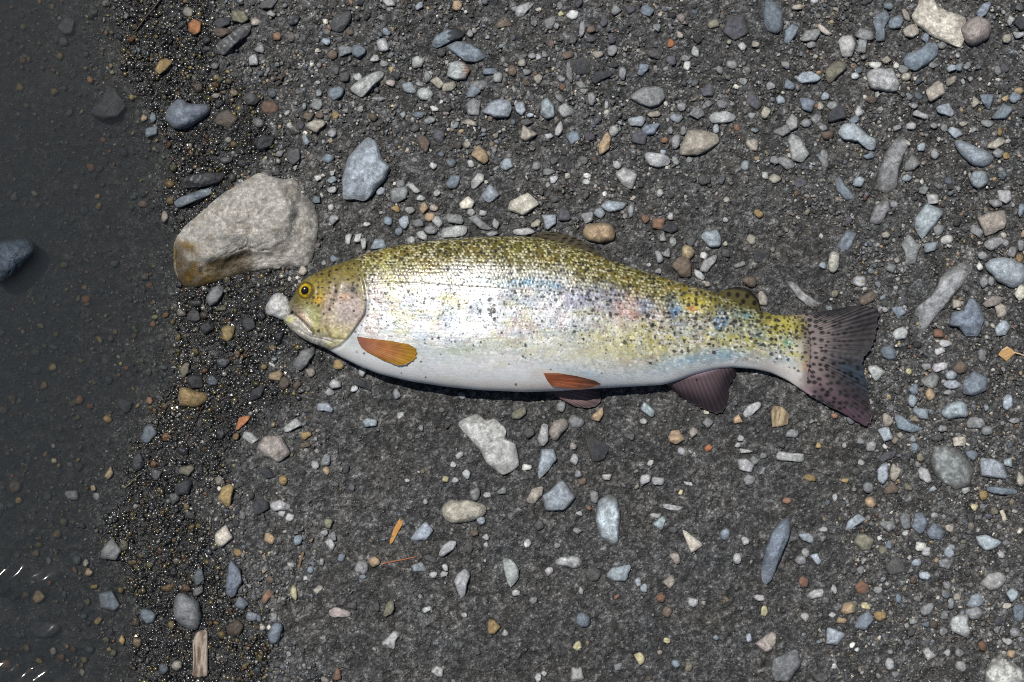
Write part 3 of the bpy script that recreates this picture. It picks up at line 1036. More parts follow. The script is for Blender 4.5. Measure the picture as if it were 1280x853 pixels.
P lb . .35: 443,310 480,283 575,295 555,325 485,345 | pale blue leaf shaped stone next to the rounded brown stone
437 350 16 14 20 lb
375 370 15 16 0 gr
593 340 8 21 -10 gr
P tn d .45: 355,450 370,410 430,397 490,403 517,440 505,480 440,497 380,480 | rounded pale brown stone just above the dorsal fin | the rounded brown stone
185 395 18 20 0 lb
265 360 18 16 -20 pu
120 400 15 9 30 be
60 440 30 10 3 lt
P lb . .4: 945,470 960,440 1025,428 1048,470 1040,515 985,518 | pale blue white cube shaped stone behind the dorsal fin | the pale cube stone
1065 497 7 7 0 be
880 545 17 20 25 tn
850 620 25 27 20 br
P lt v .4: 938,630 960,580 1030,550 1020,590 970,645
960 560 11 10 10 wh
935 655 18 9 -45 lt
1068 545 14 14 30 dg
735 560 9 20 20 gr
770 545 11 14 0 gr
670 378 12 12 0 ru
735 400 17 14 0 ru
790 362 8 10 0 lt
790 420 20 14 0 dk
1045 185 12 13 0 pu
960 180 17 13 0 dg
1265 160 9 10 0 lt
1230 350 13 10 -20 oc
1195 480 12 15 0 be
1250 560 22 17 0 dk e
1185 690 20 14 0 br
1135 605 25 7 20 gr e
970 700 13 8 0 be
1255 770 12 20 0 be
685 605 7 6 0 lt
730 635 9 8 0 gr
605 270 9 7 0 be
463 250 7 7 0 wh
370 260 10 11 0 dg
215 275 11 10 0 dg
755 465 9 12 0 gr
805 490 9 14 0 gr
895 490 14 13 0 dg
@ 150 0 4
P dg v .4: 485,250 490,215 560,165 620,118 655,130 640,175 560,240 520,275 | long grey stone like a bolt on the wet gravel at the top | the bolt shaped grey stone
P og . .5: 342,120 365,98 405,108 405,160 375,178 345,160 | bright orange pebble on the wet gravel at the top | the bright orange pebble
P oc . .5: 175,350 200,300 240,292 266,310 240,345 195,375 | golden yellow pebble at the water's edge near the top | the golden pebble
340 60 14 14 0 cr
P bl d .5: 228,590 245,540 300,495 340,520 380,525 455,515 460,550 420,590 340,640 270,645 | bright blue boot shaped stone at the water's edge | the blue boot stone
655 495 23 16 0 dg
600 85 22 16 -10 ol
680 110 14 10 20 be
510 160 22 14 10 br
515 110 22 14 30 dk
665 305 14 15 20 lt
475 330 12 9 0 gr
430 200 14 12 45 dk
435 245 12 8 0 dg
385 440 16 13 0 br
480 480 13 8 10 cr
570 465 11 9 0 tn
120 590 9 10 0 tn
160 660 18 12 10 bl
165 590 9 16 0 bl
30 80 8 9 0 gr
90 255 8 10 0 bl
530 800 17 9 15 gr
500 520 14 12 0 dk
750 540 24 18 0 ru e
15 310 10 9 0 br
530 600 32 24 20 br e
540 700 10 8 0 cr
570 720 10 8 0 oc
620 815 20 12 0 dk
@ 0 213 4
P bl d .5: -40,380 30,350 130,340 170,370 180,400 150,450 60,540 0,570 -40,560 | dark blue stone standing out of the water at the left edge | the stone in the water
P dk v .45: 910,50 960,20 1050,8 1130,20 1100,60 1000,85 920,90 | dark wet oblong stone above the light boulder | the dark wet oblong
P bl v .5: 870,160 900,135 1060,78 1075,100 1040,130 890,190 | narrow shiny blue wet stone beside the light boulder | the narrow blue wet stone
850 70 14 10 -10 oc
850 150 10 12 0 oc
P gr . .4: 1030,640 1060,590 1100,575 1120,600 1090,660 1050,680 | wet grey stone tucked under the ochre foot of the boulder
P dk . .4: 1000,780 1040,755 1075,790 1020,825 | dark blue wet stone left of the upright gold pebble
P oc . .5: 1105,790 1135,775 1175,785 1165,840 1140,860 1115,845 | upright gold pebble on black wet gravel left of the mouth | the upright gold pebble
1020 725 12 12 0 br
965 730 17 16 20 dg
905 715 14 10 -40 pk
975 665 24 9 5 pu
1100 690 20 8 10 ol
825 235 10 16 0 pk
715 170 14 10 0 br
170 115 8 8 0 be
@ 200 360 4.264
P wh md .4: 567,100 600,40 640,25 680,60 705,120 665,170 620,155 570,140 | white rough stone right at the trout's mouth | the white stone at the mouth
335 400 16 12 0 bl
185 500 22 18 0 dk
P oc d .45: 95,580 110,530 160,540 215,560 260,560 255,600 200,635 110,630 | shiny amber brown wet stone at the water's edge | the amber wet stone
130 440 13 22 -20 ol
P og f .3: 400,770 420,690 490,680 450,730 | flat orange flake on black wet gravel | the orange flake
405 790 10 10 0 oc
P lt . .4: 440,800 450,765 490,770 525,810 490,835
635 250 12 20 -35 dk
410 355 9 12 0 ru
470 190 16 20 20 dk
540 150 14 14 0 dk
520 560 30 14 30 dk
@ 0 426 3.9875
625 325 19 20 0 dk
745 465 22 26 0 bl
690 605 16 24 0 dk
780 668 15 15 0 gr
P ol . .4: 885,660 900,630 960,620 972,640 940,675 | olive grey almond shaped pebble on the wet margin | the almond pebble
910 550 18 10 -35 pu
P oc . .45: 1085,785 1110,730 1150,710 1165,740 1150,800 1140,830 1110,810 | gold coloured wedge stone on the wet gravel below the pinkish stone | the gold wedge stone
1095 697 12 12 20 be
545 660 10 18 -20 tn
270 600 7 7 0 yl
355 770 18 12 0 gr
75 730 16 16 0 br
745 300 10 10 0 ru
930 825 9 10 0 oc
870 790 16 16 0 gr
915 730 22 20 0 dk
465 735 7 8 0 tn
265 525 6 7 0 be
480 780 9 12 0 gr
15 345 14 10 0 br
1060 200 16 14 0 bl
1100 470 12 14 0 pu
@ 0 640 4
P gr . .35: 505,195 560,130 610,190 580,240 510,235 | grey triangular stone lying under shallow water | the drowned grey triangle
620 165 12 16 0 ol
P bl . .35: 495,410 560,395 605,470 570,500 500,480 | blue grey drowned stone with a dark right edge | the drowned blue stone
745 520 20 19 15 bl
P gr d .45: 870,500 880,420 920,408 990,450 1010,520 985,595 930,575 880,540 | large wet grey stone above the driftwood chip | the large wet grey stone
P br . .4: 1130,600 1145,560 1190,540 1220,570 1200,615 1160,620 | brown angular wet stone right of the large wet grey one
P cr . .5: 1075,110 1130,62 1165,130 1110,175 1080,160 | cream and gold knobbly stone on sparkling wet gravel | the cream knobbly stone
P bl . .4: 1130,350 1150,240 1200,290 1210,350 1170,425 1130,415 | tall dark blue grey wet stone on sparkling gravel | the tall dark wet stone
995 325 15 22 -10 bl
870 300 14 14 0 dk
990 395 16 11 30 gr
845 380 24 12 25 oc
930 380 13 12 0 ru
855 565 10 12 0 oc
P cr . .4: 855,775 870,745 905,745 910,780 880,798
610 640 9 13 0 oc
685 655 12 14 0 tn
680 550 12 14 0 br
1210 455 18 17 0 bl
1260 520 14 13 0 lb
820 785 14 16 0 bl
195 425 17 17 0 tn
130 415 11 9 0 br
P dk . .4: 140,590 180,550 270,545 310,580 260,625 180,630 | broad dark blue stone under the rippled water | the drowned dark stone
265 697 9 11 0 be
410 805 8 10 0 be
30 760 14 12 0 ru
430 255 8 10 0 be
445 300 10 10 0 tn
245 245 6 12 0 gr
175 205 11 10 0 br
950 15 16 10 -25 dg
1190 205 12 10 0 oc
@ 0 0 4
P dk f .35: 450,560 510,490 540,430 570,435 635,530 590,590 520,605 | dark blue helmet shaped stone under the water near the top | the drowned helmet stone
330 130 22 22 0 dg
"""
# ---------------------------------------------------------------- stones
PALETTE = dict(lt=(182, 184, 184), lb=(158, 174, 187), bl=(120, 138, 156), gr=(142, 145, 147), dg=(86, 86, 88), dk=(58, 62, 69),
               pu=(88, 88, 101), be=(178, 168, 148), cr=(214, 205, 184), tn=(186, 152, 108), br=(118, 97, 79), ru=(146, 98, 70),
               oc=(178, 142, 76), og=(200, 112, 52), ol=(140, 135, 106), pk=(174, 160, 150), wh=(220, 220, 214), yl=(204, 194, 132))
CNAME = dict(lt="light grey", lb="pale blue", bl="blue grey", gr="grey", dg="dark grey", dk="near black", pu="purple grey",
             be="beige", cr="cream", tn="tan", br="brown", ru="rust coloured", oc="ochre", og="orange", ol="olive",
             pk="pinkish grey", wh="white", yl="pale yellow")

_g = 0.38
PALETTE = {k: tuple(v_ + (sum(c_) / 3 - v_) * (_g if k not in ('og', 'oc', 'ru', 'tn') else 0.36) for v_ in c_) for k, c_ in PALETTE.items()}

def rough_outline(rng, L_, W_, ang):
    """angular pebble outline round the origin, long axis at ang degrees (counter-clockwise in the picture)"""
    n = rng.choice([4, 4, 5, 5, 5, 6, 6, 7])
    th = np.sort((np.arange(n) + rng.uniform(-0.33, 0.33, n)) / n * 2 * np.pi + rng.uniform(0, 6.28))
    r = rng.uniform(0.72, 1.15, n)
    x = np.cos(th) * r; y = np.sin(th) * r
    x = (x - (x.max() + x.min()) / 2) / (np.ptp(x) / 2); y = (y - (y.max() + y.min()) / 2) / (np.ptp(y) / 2)
    x = x * L_ / 2; y = y * W_ / 2
    a = math.radians(ang)
    return np.stack([x * math.cos(a) + y * math.sin(a), -x * math.sin(a) + y * math.cos(a)], axis=1)

def polar(poly, th):
    """radius of the outline round its centre at angles th, and that centre"""
    p = np.asarray(poly, float); q = np.roll(p, -1, axis=0)
    cr = p[:, 0] * q[:, 1] - q[:, 0] * p[:, 1]; A = cr.sum() / 2
    c = np.array([((p[:, 0] + q[:, 0]) * cr).sum(), ((p[:, 1] + q[:, 1]) * cr).sum()]) / (6 * A)
    p = p - c; q = q - c
    dx = np.cos(th)[:, None]; dy = np.sin(th)[:, None]
    ex = (q - p)[None, :, 0]; ey = (q - p)[None, :, 1]
    den = dx * ey - dy * ex
    den = np.where(np.abs(den) < 1e-9, 1e-9, den)
    t = (p[None, :, 0] * ey - p[None, :, 1] * ex) / den
    u = (p[None, :, 0] * dy - p[None, :, 1] * dx) / den
    t = np.where((u >= -1e-6) & (u <= 1 + 1e-6) & (t > 0), t, 0)
    return t.max(axis=1), c, abs(A)

def build_stone(poly, hrel, colour, flags, seed, seg, rings, ground_h=None, dry=None):
    """one stone lying on or in the gravel: outline in pixels, returns vertices (metres), faces, colours, wetness, centre"""
    rng = np.random.default_rng(seed)
    th = np.linspace(0, 2 * np.pi, seg, endpoint=False)
    r, c, area = polar(poly, th)
    r = r * 1.05
    soft = 2 if 'd' in flags else 1
    for _ in range(soft * max(1, seg // 26)):
        k_ = 0.25 if 'd' in flags else (0.0 if 's' in flags else 0.08)
        r = k_ * np.roll(r, 1) + (1 - 2 * k_) * r + k_ * np.roll(r, -1)
    size = math.sqrt(area)
    r = r * (1 + 0.030 * np.interp(th, np.linspace(0, 2 * np.pi, 14), np.r_[(q := rng.normal(0, 1, 13)), q[:1]]))
    emb = 'e' in flags
    h = hrel * min(size, 90) * (0.6 if emb and hrel > 0.25 else 1.0)
    s = np.sin(np.linspace(0, 1, rings) * np.pi / 2)                       # closer rings at the rim
    X = np.cos(th)[None] * r[None] * s[:, None]; Y = np.sin(th)[None] * r[None] * s[:, None]
    pw = 2.2 if 'd' in flags else (5.0 if 'f' in flags else 3.4)
    Z = h * np.power(np.clip(1 - np.power(s, pw), 0, 1), 0.62)[:, None] * np.ones_like(X)
    if 'd' not in flags:
        hs = 0.5 * size
        a0 = rng.uniform(0, 2 * np.pi); t0 = rng.uniform(0.05, 0.30)
        Z = np.minimum(Z, h * 0.80 - t0 * h * (np.cos(a0) * X + np.sin(a0) * Y) / hs)      # the tilted flat top
        nf = 4 if 'f' in flags else 8
        for k in range(nf):                                                 # broken faces round it
            a = 2 * np.pi * (k + rng.uniform(-0.4, 0.4)) / nf
            sl = rng.uniform(0.3, 1.1); at = rng.uniform(0.35, 0.88) * float(np.interp(a % (2 * np.pi), np.r_[th, 2 * np.pi], np.r_[r, r[:1]]))
            Z = np.minimum(Z, h * 0.80 - sl * h * ((np.cos(a) * X + np.sin(a) * Y) - at) / hs)
        Z = np.maximum(Z, 0.20 * h * (1 - s[:, None] ** 3))
    ns = max(4.0, size / 5)
    ox, oy = rng.uniform(0, 500, 2)
    rough = (fbm((X + ox) / ns, (Y + oy) / ns, seed, 4) - 0.5)
    fine = (fbm((X + ox) / 3.0, (Y + oy) / 3.0, seed + 3, 2) - 0.5)
    w_in = (1 - s ** 4)[:, None]
    Z = Z + w_in * (rough * h * (0.55 if 'm' in flags else 0.30) + fine * min(0.9, 0.10 * h))
    # under the rim the stone turns in again
    kin = [0.97, 0.86, 0.60]; kz = [-0.22, -0.55, -0.75]
    if 's' in flags: kin = [0.85]; kz = [-0.6]
    X = np.vstack([X] + [np.cos(th)[None] * r[None] * k for k in kin]); Y = np.vstack([Y] + [np.sin(th)[None] * r[None] * k for k in kin])
    Z = np.vstack([Z] + [np.full((1, seg), h * k) for k in kz])
    gz = float(ground_z(c[0], c[1])) if ground_h is None else ground_h
    lift = (-0.10 if emb else 0.17) * h * S + 0.0012
    zz = gz + lift + Z * S
    px = X + c[0]; py = Y + c[1]
    V = P(px, py, zz)
    # colour: body tone, mottling, veins, dust of the soil along a sunk rim
    base = alb(colour, 1.28)
    tn = np.exp(rng.normal(0, 0.10) + 0.75 * (fbm((X + ox) / (ns * 0.9), (Y + oy) / (ns * 0.9), seed + 7, 4) - 0.5)
                + (1.1 if 'm' in flags else 0.65) * (fbm((X + oy) / 4, (Y + ox) / 4, seed + 9, 3) - 0.5))
    C = base[None, None] * tn[..., None] * (1 + rng.normal(0, 0.014, 3))
    if 'v' in flags:
        a = rng.uniform(0, np.pi)
        u = (X * math.cos(a) + Y * math.sin(a)) + 5 * fbm(X / 9 + ox, Y / 9 + oy, seed + 2, 3)
        vein = np.clip(1 - np.abs(((u / 7.0) % 1.0) - 0.5) * 7, 0, 1) * smooth(0.45, 0.62, fbm(X / 8, Y / 8 + ox, seed + 4, 2))
        C = C + vein[..., None] * (alb((200, 205, 208)) - C) * 0.8
    ss = np.r_[s, np.ones(len(kin))][:, None]
    dust = smooth(0.55, 0.98, ss + 0.55 * (fbm((X + ox) / 5, (Y + oy) / 5, seed + 5, 3) - 0.5)) * (0.85 if emb else 0.42)
    dust = np.maximum(dust, (0.55 if emb else 0.22) * smooth(0.58, 0.74, fbm((X + ox) / 7, (Y + oy) / 7, seed + 6, 3)))
    C = C + dust[..., None] * (np.array([0.060, 0.057, 0.053]) - C)
    d = shore_d(c[0], c[1])
    wv_ = float(np.clip(wetness(c[0], c[1]), 0, 1))
    if dry is not None: wv_ *= dry
    elif gz < -0.001: wv_ *= 0.15; C = C * 0.9
    elif 's' not in flags: wv_ *= 0.25 if sum(colour) > 480 else 0.55                                       # pale stones have dried on top
    n = X.shape[0]
    F = [grid_faces(n, seg, wrap=True)]
    return V.reshape(-1, 3), F[0], C.reshape(-1, 3), np.full(n * seg, wv_), c, size, gz

def parse(text):
    items = []; o = None
    for ln in text.strip().splitlines():
        ln = ln.strip()
        if ln.startswith('@'):
            a = ln.split(); o = (float(a[1]), float(a[2]), float(a[3])); continue
        seed = 1000 + len(items) * 13
        if ln.startswith('P '):
            f = [q.strip() for q in ln.split('|')]
            head, body = f[0].split(':')
            hd = head.split()
            poly = np.array([[float(v) for v in q.split(',')] for q in body.split()])
            poly = poly / o[2] + np.array(o[:2])
            items.append(dict(poly=poly, col=hd[1], fl=hd[2].replace('.', ''), h=float(hd[3]), seed=seed,
                              label=f[1] if len(f) > 1 else None, short=f[2] if len(f) > 2 else None))
        else:
            a = ln.split(); x, y, l_, w_, an = map(float, a[:5])
            rng = np.random.default_rng(seed)
            poly = rough_outline(rng, l_, w_, an) + np.array([o[0] + x / o[2], o[1] + y / o[2]])
            fl = a[6] if len(a) > 6 else ''
            if rng.random() < 0.09: fl += 'd'
            elif rng.random() < 0.3: fl += 'f'
            items.append(dict(poly=poly, col=a[5], fl=fl, h=float(rng.uniform(0.30, 0.44)), seed=seed, label=None, short=None,
                              L=max(l_, w_), W=min(l_, w_)))
    for it in items:
        p = it['poly']; q = np.roll(p, -1, axis=0)
        it['area'] = abs((p[:, 0] * q[:, 1] - q[:, 0] * p[:, 1]).sum() / 2)
        it['c'] = p.mean(axis=0)
        if 'L' not in it:
            d = p - it['c']; w, v = np.linalg.eigh(d.T @ d)
            pr = d @ v
            it['L'] = np.ptp(pr[:, 1]); it['W'] = np.ptp(pr[:, 0])
    return items

ITEMS = parse(CATALOGUE)
ITEMS.sort(key=lambda t: -t['area'] - (1e6 if t['label'] else 0))
N_SINGLE = 297
singles, rest = ITEMS[:N_SINGLE], ITEMS[N_SINGLE:]

# ---- names of places used to single out the unnamed stones
MARKS = [(it['c'][0], it['c'][1], it['short']) for it in singles if it['short']]
MARKS += [(372, 350, "the trout's forehead"), (420, 330, "the trout's nape"), (405, 440, "the trout's throat"), (520, 480, "the trout's forebelly"),
          (640, 492, "the trout's mid belly"), (720, 508, "the pelvic fins"), (800, 484, "the belly before the anal fin"),
          (890, 515, "the anal fin"), (950, 465, "the tail root"), (1045, 515, "the tail's lower lobe"), (1065, 385, "the tail's upper lobe"),
          (1092, 445, "the tail fork"), (930, 360, "the adipose fin"), (700, 293, "the dorsal fin"), (580, 296, "the front of the back"),
          (830, 345, "the rear of the back"), (310, 270, "the light boulder"), (250, 815, "the driftwood chip"), (495, 664, "the yellow wood sliver"),
          (974, 521, "the weathered wood chip"), (1258, 442, "the dry tan leaf"), (500, 701, "the red needle")]

def where(dx, dy):
    a = math.degrees(math.atan2(-dy, dx)) % 360
    return ["right of", "above and right of", "above", "above and left of", "left of", "below and left of", "below", "below and right of"][int((a + 22.5) // 45) % 8]

def describe(it, k):
    sz = math.sqrt(it['area'])
    size = "sizeable" if sz > 24 else ("medium" if sz > 17.5 else ("small" if sz > 13.5 else "tiny"))
    asp = it['L'] / max(it['W'], 1)
    shp = "rounded" if 'd' in it['fl'] and asp < 1.6 else ("very narrow" if asp > 2.4 else ("elongated" if asp > 1.55 else ("oval" if asp > 1.25 else "compact")))
    if 'e' in it['fl']: shp = "half buried"
    noun = "stone" if sz > 17.5 else "pebble"
    ds = sorted(MARKS, key=lambda m: math.hypot(m[0] - it['c'][0], m[1] - it['c'][1]))
    m = ds[k]
    return f"{size} {CNAME[it['col']]} {shp} {noun} {where(it['c'][0] - m[0], it['c'][1] - m[1])} {m[2]}"

used = set(t['label'] for t in singles if t['label'])
for it in singles:
    if it['label']:
        continue
    k = 0
    lab = describe(it, 0)
    while (lab in used or len(lab.split()) > 16) and k < 12:
        k += 1; lab = describe(it, k)
    it['label'] = lab; used.add(lab)

DRY = {"the blue boot stone": 0.1, "the orange flake": 0.05, "the amber wet stone": 0.35, "the golden pebble": 0.2, "the bright orange pebble": 0.15,
       "the upright gold pebble": 0.2, "the gold wedge stone": 0.2, "the cream knobbly stone": 0.15, "the bolt shaped grey stone": 0.2}
for it in singles:
    big = it['area'] > 900
    sz = math.sqrt(it['area'])
    seg = 28 if sz < 22 else (48 if sz < 40 else 90)
    rg = 9 if sz < 22 else (14 if sz < 40 else 26)
    dry = DRY.get(it['short']); gh = None; hh = it['h']; pc = PALETTE[it['col']]
    if it['short'] == "the stone in the water":
        gh = -0.0105; hh = 0.55; pc = (84, 98, 114); dry = 0.6
    V, F, C, W, c, size, gz = build_stone(it['poly'], hh, pc, it['fl'], it['seed'], seg, rg, gh, dry)
    if it['short'] == "the rust stained grey stone":
        ppx = V[:, 0] / S + 640
        stain = smooth(577, 586, ppx + 5 * np.sin(V[:, 1] * 3000))[:, None]
        C = C + stain * (alb((140, 88, 58)) - C) * 0.85
    if it['short'] == "the black patched slate stone":
        ppx = V[:, 0] / S + 640; ppy = 426.5 - V[:, 1] / S
        stain = smooth(560, 563, ppx + 2.5 * np.sin(ppy * 0.9))[:, None]
        C = C + stain * (alb((40, 42, 46)) - C) * 0.9
    o = mesh_obj("stone" if sz > 17.5 else "pebble", V, F, M_STONE, C, W, origin=P(c[0], c[1], gz))
    tag(o, it['label'], "stone" if sz > 17.5 else "pebble",
        "stones lying on the shore" if sz > 17.5 else "pebbles lying on the shore")

# ---- the smaller pebbles: the rest of the catalogue and many more, one loose mass
acc = dict(V=[], F=[], C=[], W=[]); nv = 0
def add_stuff(poly, h, col, fl, seed, seg, rg):
    global nv
    V, F, C, W, c, size, gz = build_stone(poly, h, col, fl, seed, seg, rg)
    acc['V'].append(V); acc['F'].append(F + nv); acc['C'].append(C); acc['W'].append(W); nv += len(V)
for it in rest:
    add_stuff(it['poly'], it['h'], PALETTE[it['col']], it['fl'] + 's', it['seed'], 14, 4)
taken = [(t['c'][0], t['c'][1], t['L'] / 2) for t in ITEMS]
TK = np.array(taken)
keys = list(PALETTE)
wts = np.array([dict(lt=9, lb=7, bl=10, gr=20, dg=22, dk=11, pu=8, be=6, cr=1.5, tn=2, br=6, ru=.15, oc=.3, og=.0, ol=3, pk=3, wh=.5, yl=.2)[k] for k in keys], float)
wts /= wts.sum()
made = 0; tries = 0
while made < 4800 and tries < 90000:
    tries += 1
    x = RNG.uniform(-330, 1610); y = RNG.uniform(-300, 1150)
    inside = 0 < x < 1280 and 0 < y < 853
    g = float(gravelly(x, y)) ** 1.3 if inside else 0.45
    if RNG.random() > g * (1.0 if inside else 0.55):
        continue
    if RNG.random() < 0.45 and inside and shore_d(x, y) < -10:
        continue
    s_ = 4.2 * (1 + RNG.pareto(2.6 - 0.6 * g)); s_ = min(s_, (8.5 + 4 * g * g) if inside else 34)
    if (np.hypot(TK[:, 0] - x, TK[:, 1] - y) < TK[:, 2] + s_ * 0.5).any():
        continue
    asp = RNG.uniform(0.5, 1.0)
    poly = rough_outline(RNG, s_, s_ * asp, RNG.uniform(0, 180)) + np.array([x, y])
    pc = np.array(PALETTE[keys[RNG.choice(len(keys), p=wts)]]) * RNG.uniform(0.68, 1.0)
    if wetness(x, y) > 0.4:
        pc = np.array([(150, 132, 82), (126, 122, 92), (146, 104, 70), (84, 96, 100), (70, 74, 80), (104, 104, 100), (164, 140, 96)][RNG.integers(7)], float) * RNG.uniform(0.7, 1.1)
    add_stuff(poly, RNG.uniform(0.28, 0.45), tuple(pc), 'es' if RNG.random() < 0.5 else 's', 50000 + made,
              10 if s_ < 13 else 16, 3 if s_ < 13 else 5)
    made += 1
gravel = mesh_obj("fine_gravel", np.vstack(acc['V']), np.vstack(acc['F']), M_STONE, np.vstack(acc['C']), np.concatenate(acc['W']))
tag(gravel, "small mixed grey and brown gravel scattered over the whole shore", "gravel", kind="stuff")

# ---- grit: the countless grains between the pebbles
t_ = (1 + 5 ** 0.5) / 2
ICO = np.array([(-1, t_, 0), (1, t_, 0), (-1, -t_, 0), (1, -t_, 0), (0, -1, t_), (0, 1, t_), (0, -1, -t_), (0, 1, -t_),
                (t_, 0, -1), (t_, 0, 1), (-t_, 0, -1), (-t_, 0, 1)], float) / math.hypot(1, t_)
ICF = np.array([(0, 11, 5), (0, 5, 1), (0, 1, 7), (0, 7, 10), (0, 10, 11), (1, 5, 9), (5, 11, 4), (11, 10, 2), (10, 7, 6), (7, 1, 8),
                (3, 9, 4), (3, 4, 2), (3, 2, 6), (3, 6, 8), (3, 8, 9), (4, 9, 5), (2, 4, 11), (6, 2, 10), (8, 6, 7), (9, 8, 1)])

OCT = np.array([(1, 0, 0), (-1, 0, 0), (0, 1, 0), (0, -1, 0), (0, 0, 1), (0, 0, -1)], float)
OCF = np.array([(0, 2, 4), (2, 1, 4), (1, 3, 4), (3, 0, 4), (2, 0, 5), (1, 2, 5), (3, 1, 5), (0, 3, 5)])

def grains(n, x, y, r, seed, BV=ICO, BF=ICF):
    nb = len(BV)
    rng = np.random.default_rng(seed)
    q = rng.normal(size=(n, 4)); q /= np.linalg.norm(q, axis=1)[:, None]
    a, b, c, d = q.T
    R = np.stack([1 - 2 * (c * c + d * d), 2 * (b * c - a * d), 2 * (b * d + a * c), 2 * (b * c + a * d), 1 - 2 * (b * b + d * d), 2 * (c * d - a * b),
                  2 * (b * d - a * c), 2 * (c * d + a * b), 1 - 2 * (b * b + c * c)], axis=1).reshape(n, 3, 3)
    B = BV[None] * rng.uniform(0.72, 1.2, (n, nb, 1)) * rng.uniform(0.5, 1.1, (n, 1, 3))
    B = np.einsum('nij,nkj->nki', R, B) * np.array([1, 1, 0.62]) * (r * S)[:, None, None]
    z = ground_z(x, y) + r * S * rng.uniform(-0.1, 0.55, n) + 0.0004
    o = np.stack([(x - 640) * S, (426.5 - y) * S, z], axis=1)
    return (B + o[:, None]).reshape(-1, 3), (BF[None] + nb * np.arange(n)[:, None, None]).reshape(-1, 3)

def grain_colours(x, y, seed):
    rng = np.random.default_rng(seed)
    n = len(x); k = rng.random(n)
    pal = np.array([(70, 69, 66), (56, 55, 53), (96, 95, 92), (132, 132, 130), (92, 98, 104), (162, 160, 154), (190, 184, 172), (122, 110, 94), (160, 140, 104), (122, 96, 78), (205, 200, 188)], float)
    cw = np.cumsum([.26, .23, .18, .09, .07, .05, .03, .04, .025, .012, .013])
    i = np.minimum(np.searchsorted(cw, k * cw[-1]), len(pal) - 1)
    c_ = alb(pal)[i] * np.exp(rng.normal(0, 0.22, n))[:, None]
    mud = (1 - gravelly(x, y))[:, None] * 0.75                                   # grains in the mud carry its film
    c_ = c_ + mud * (np.array([0.050, 0.050, 0.049]) * np.exp(rng.normal(0, 0.3, n))[:, None] - c_)
    w_ = np.clip(wetness(x, y), 0, 1)
    gold = (rng.random(n) < 0.10 * w_)[:, None]
    return np.where(gold, alb((136, 122, 74)) * np.exp(rng.normal(0, 0.3, n))[:, None], c_)

def scatter(n, lo, hi, seed, rfun, acc_fun):
    rng = np.random.default_rng(seed)
    xs = rng.uniform(lo[0], hi[0], n * 3); ys = rng.uniform(lo[1], hi[1], n * 3)
    keep = rng.random(n * 3) < acc_fun(xs, ys)
    xs, ys = xs[keep][:n], ys[keep][:n]
    return xs, ys, rfun(rng, len(xs))

xs1, ys1, r1 = scatter(52500, (-40, -40), (1320, 893), 11, lambda g, n: np.minimum(0.95 * (1 + g.pareto(3.0, n)), 3.4),
                       lambda x, y: (0.16 + 0.60 * gravelly(x, y)) * np.where(shore_d(x, y) < -60, 0.35, 1.0))
xs2, ys2, r2 = scatter(4000, (-420, -420), (1700, 1270), 12, lambda g, n: np.minimum(2.0 * (1 + g.pareto(3.0, n)), 5.0),
                       lambda x, y: np.where((x > -30) & (x < 1310) & (y > -30) & (y < 883), 0.0, 0.8))
xs3, ys3, r3 = scatter(4200, (120, -20), (470, 873), 13, lambda g, n: g.uniform(2.2, 4.6, n),
                       lambda x, y: 0.9 * np.clip(wetness(x, y), 0, 1) * np.where(ground_z(x, y) < -0.0006, 0.0, 1.0))
xs4, ys4, r4 = scatter(9000, (-20, -20), (1300, 873), 14, lambda g, n: np.minimum(1.9 * (1 + g.pareto(3.2, n)), 4.6),
                       lambda x, y: gravelly(x, y) ** 2 * (1 - np.clip(wetness(x, y), 0, 1)))
n_far = len(xs2)
xs2 = np.r_[xs2, xs3, xs4]; ys2 = np.r_[ys2, ys3, ys4]; r2 = np.r_[r2, r3, r4]
xs = np.r_[xs1, xs2]; ys = np.r_[ys1, ys2]; rr_ = np.r_[r1, r2]
lg = rr_ > 1.5
V1, F1 = grains(lg.sum(), xs[lg], ys[lg], rr_[lg], 5)
V2, F2 = grains((~lg).sum(), xs[~lg], ys[~lg], rr_[~lg], 15, OCT, OCF)
V = np.vstack([V1, V2]); F = np.vstack([F1, F2 + len(V1)])
gcol_ = grain_colours(xs, ys, 6)
gwet_ = np.clip(wetness(xs, ys), 0, 1) * np.where(ground_z(xs, ys) < -0.0006, 0.1, 1.0)
gcol_ = gcol_ * np.where(ground_z(xs, ys) < -0.0006, 0.5, 1.0)[:, None]
gc = np.vstack([np.repeat(gcol_[lg], 12, axis=0), np.repeat(gcol_[~lg], 6, axis=0)])
gw = np.r_[np.repeat(gwet_[lg], 12), np.repeat(gwet_[~lg], 6)]
grit = mesh_obj("grit", V, F, M_GRIT, gc, gw, smooth_shade=False)
soft_ = np.zeros(len(xs), bool); soft_[len(xs1) + n_far:len(xs1) + n_far + len(xs3)] = True     # water-worn grains of the wet margin
grit.data.polygons.foreach_set("use_smooth", np.r_[np.repeat(soft_[lg], 20), np.zeros(len(F2), bool)])
tag(grit, "dark sandy grit covering the shore between the stones", "grit", kind="stuff")
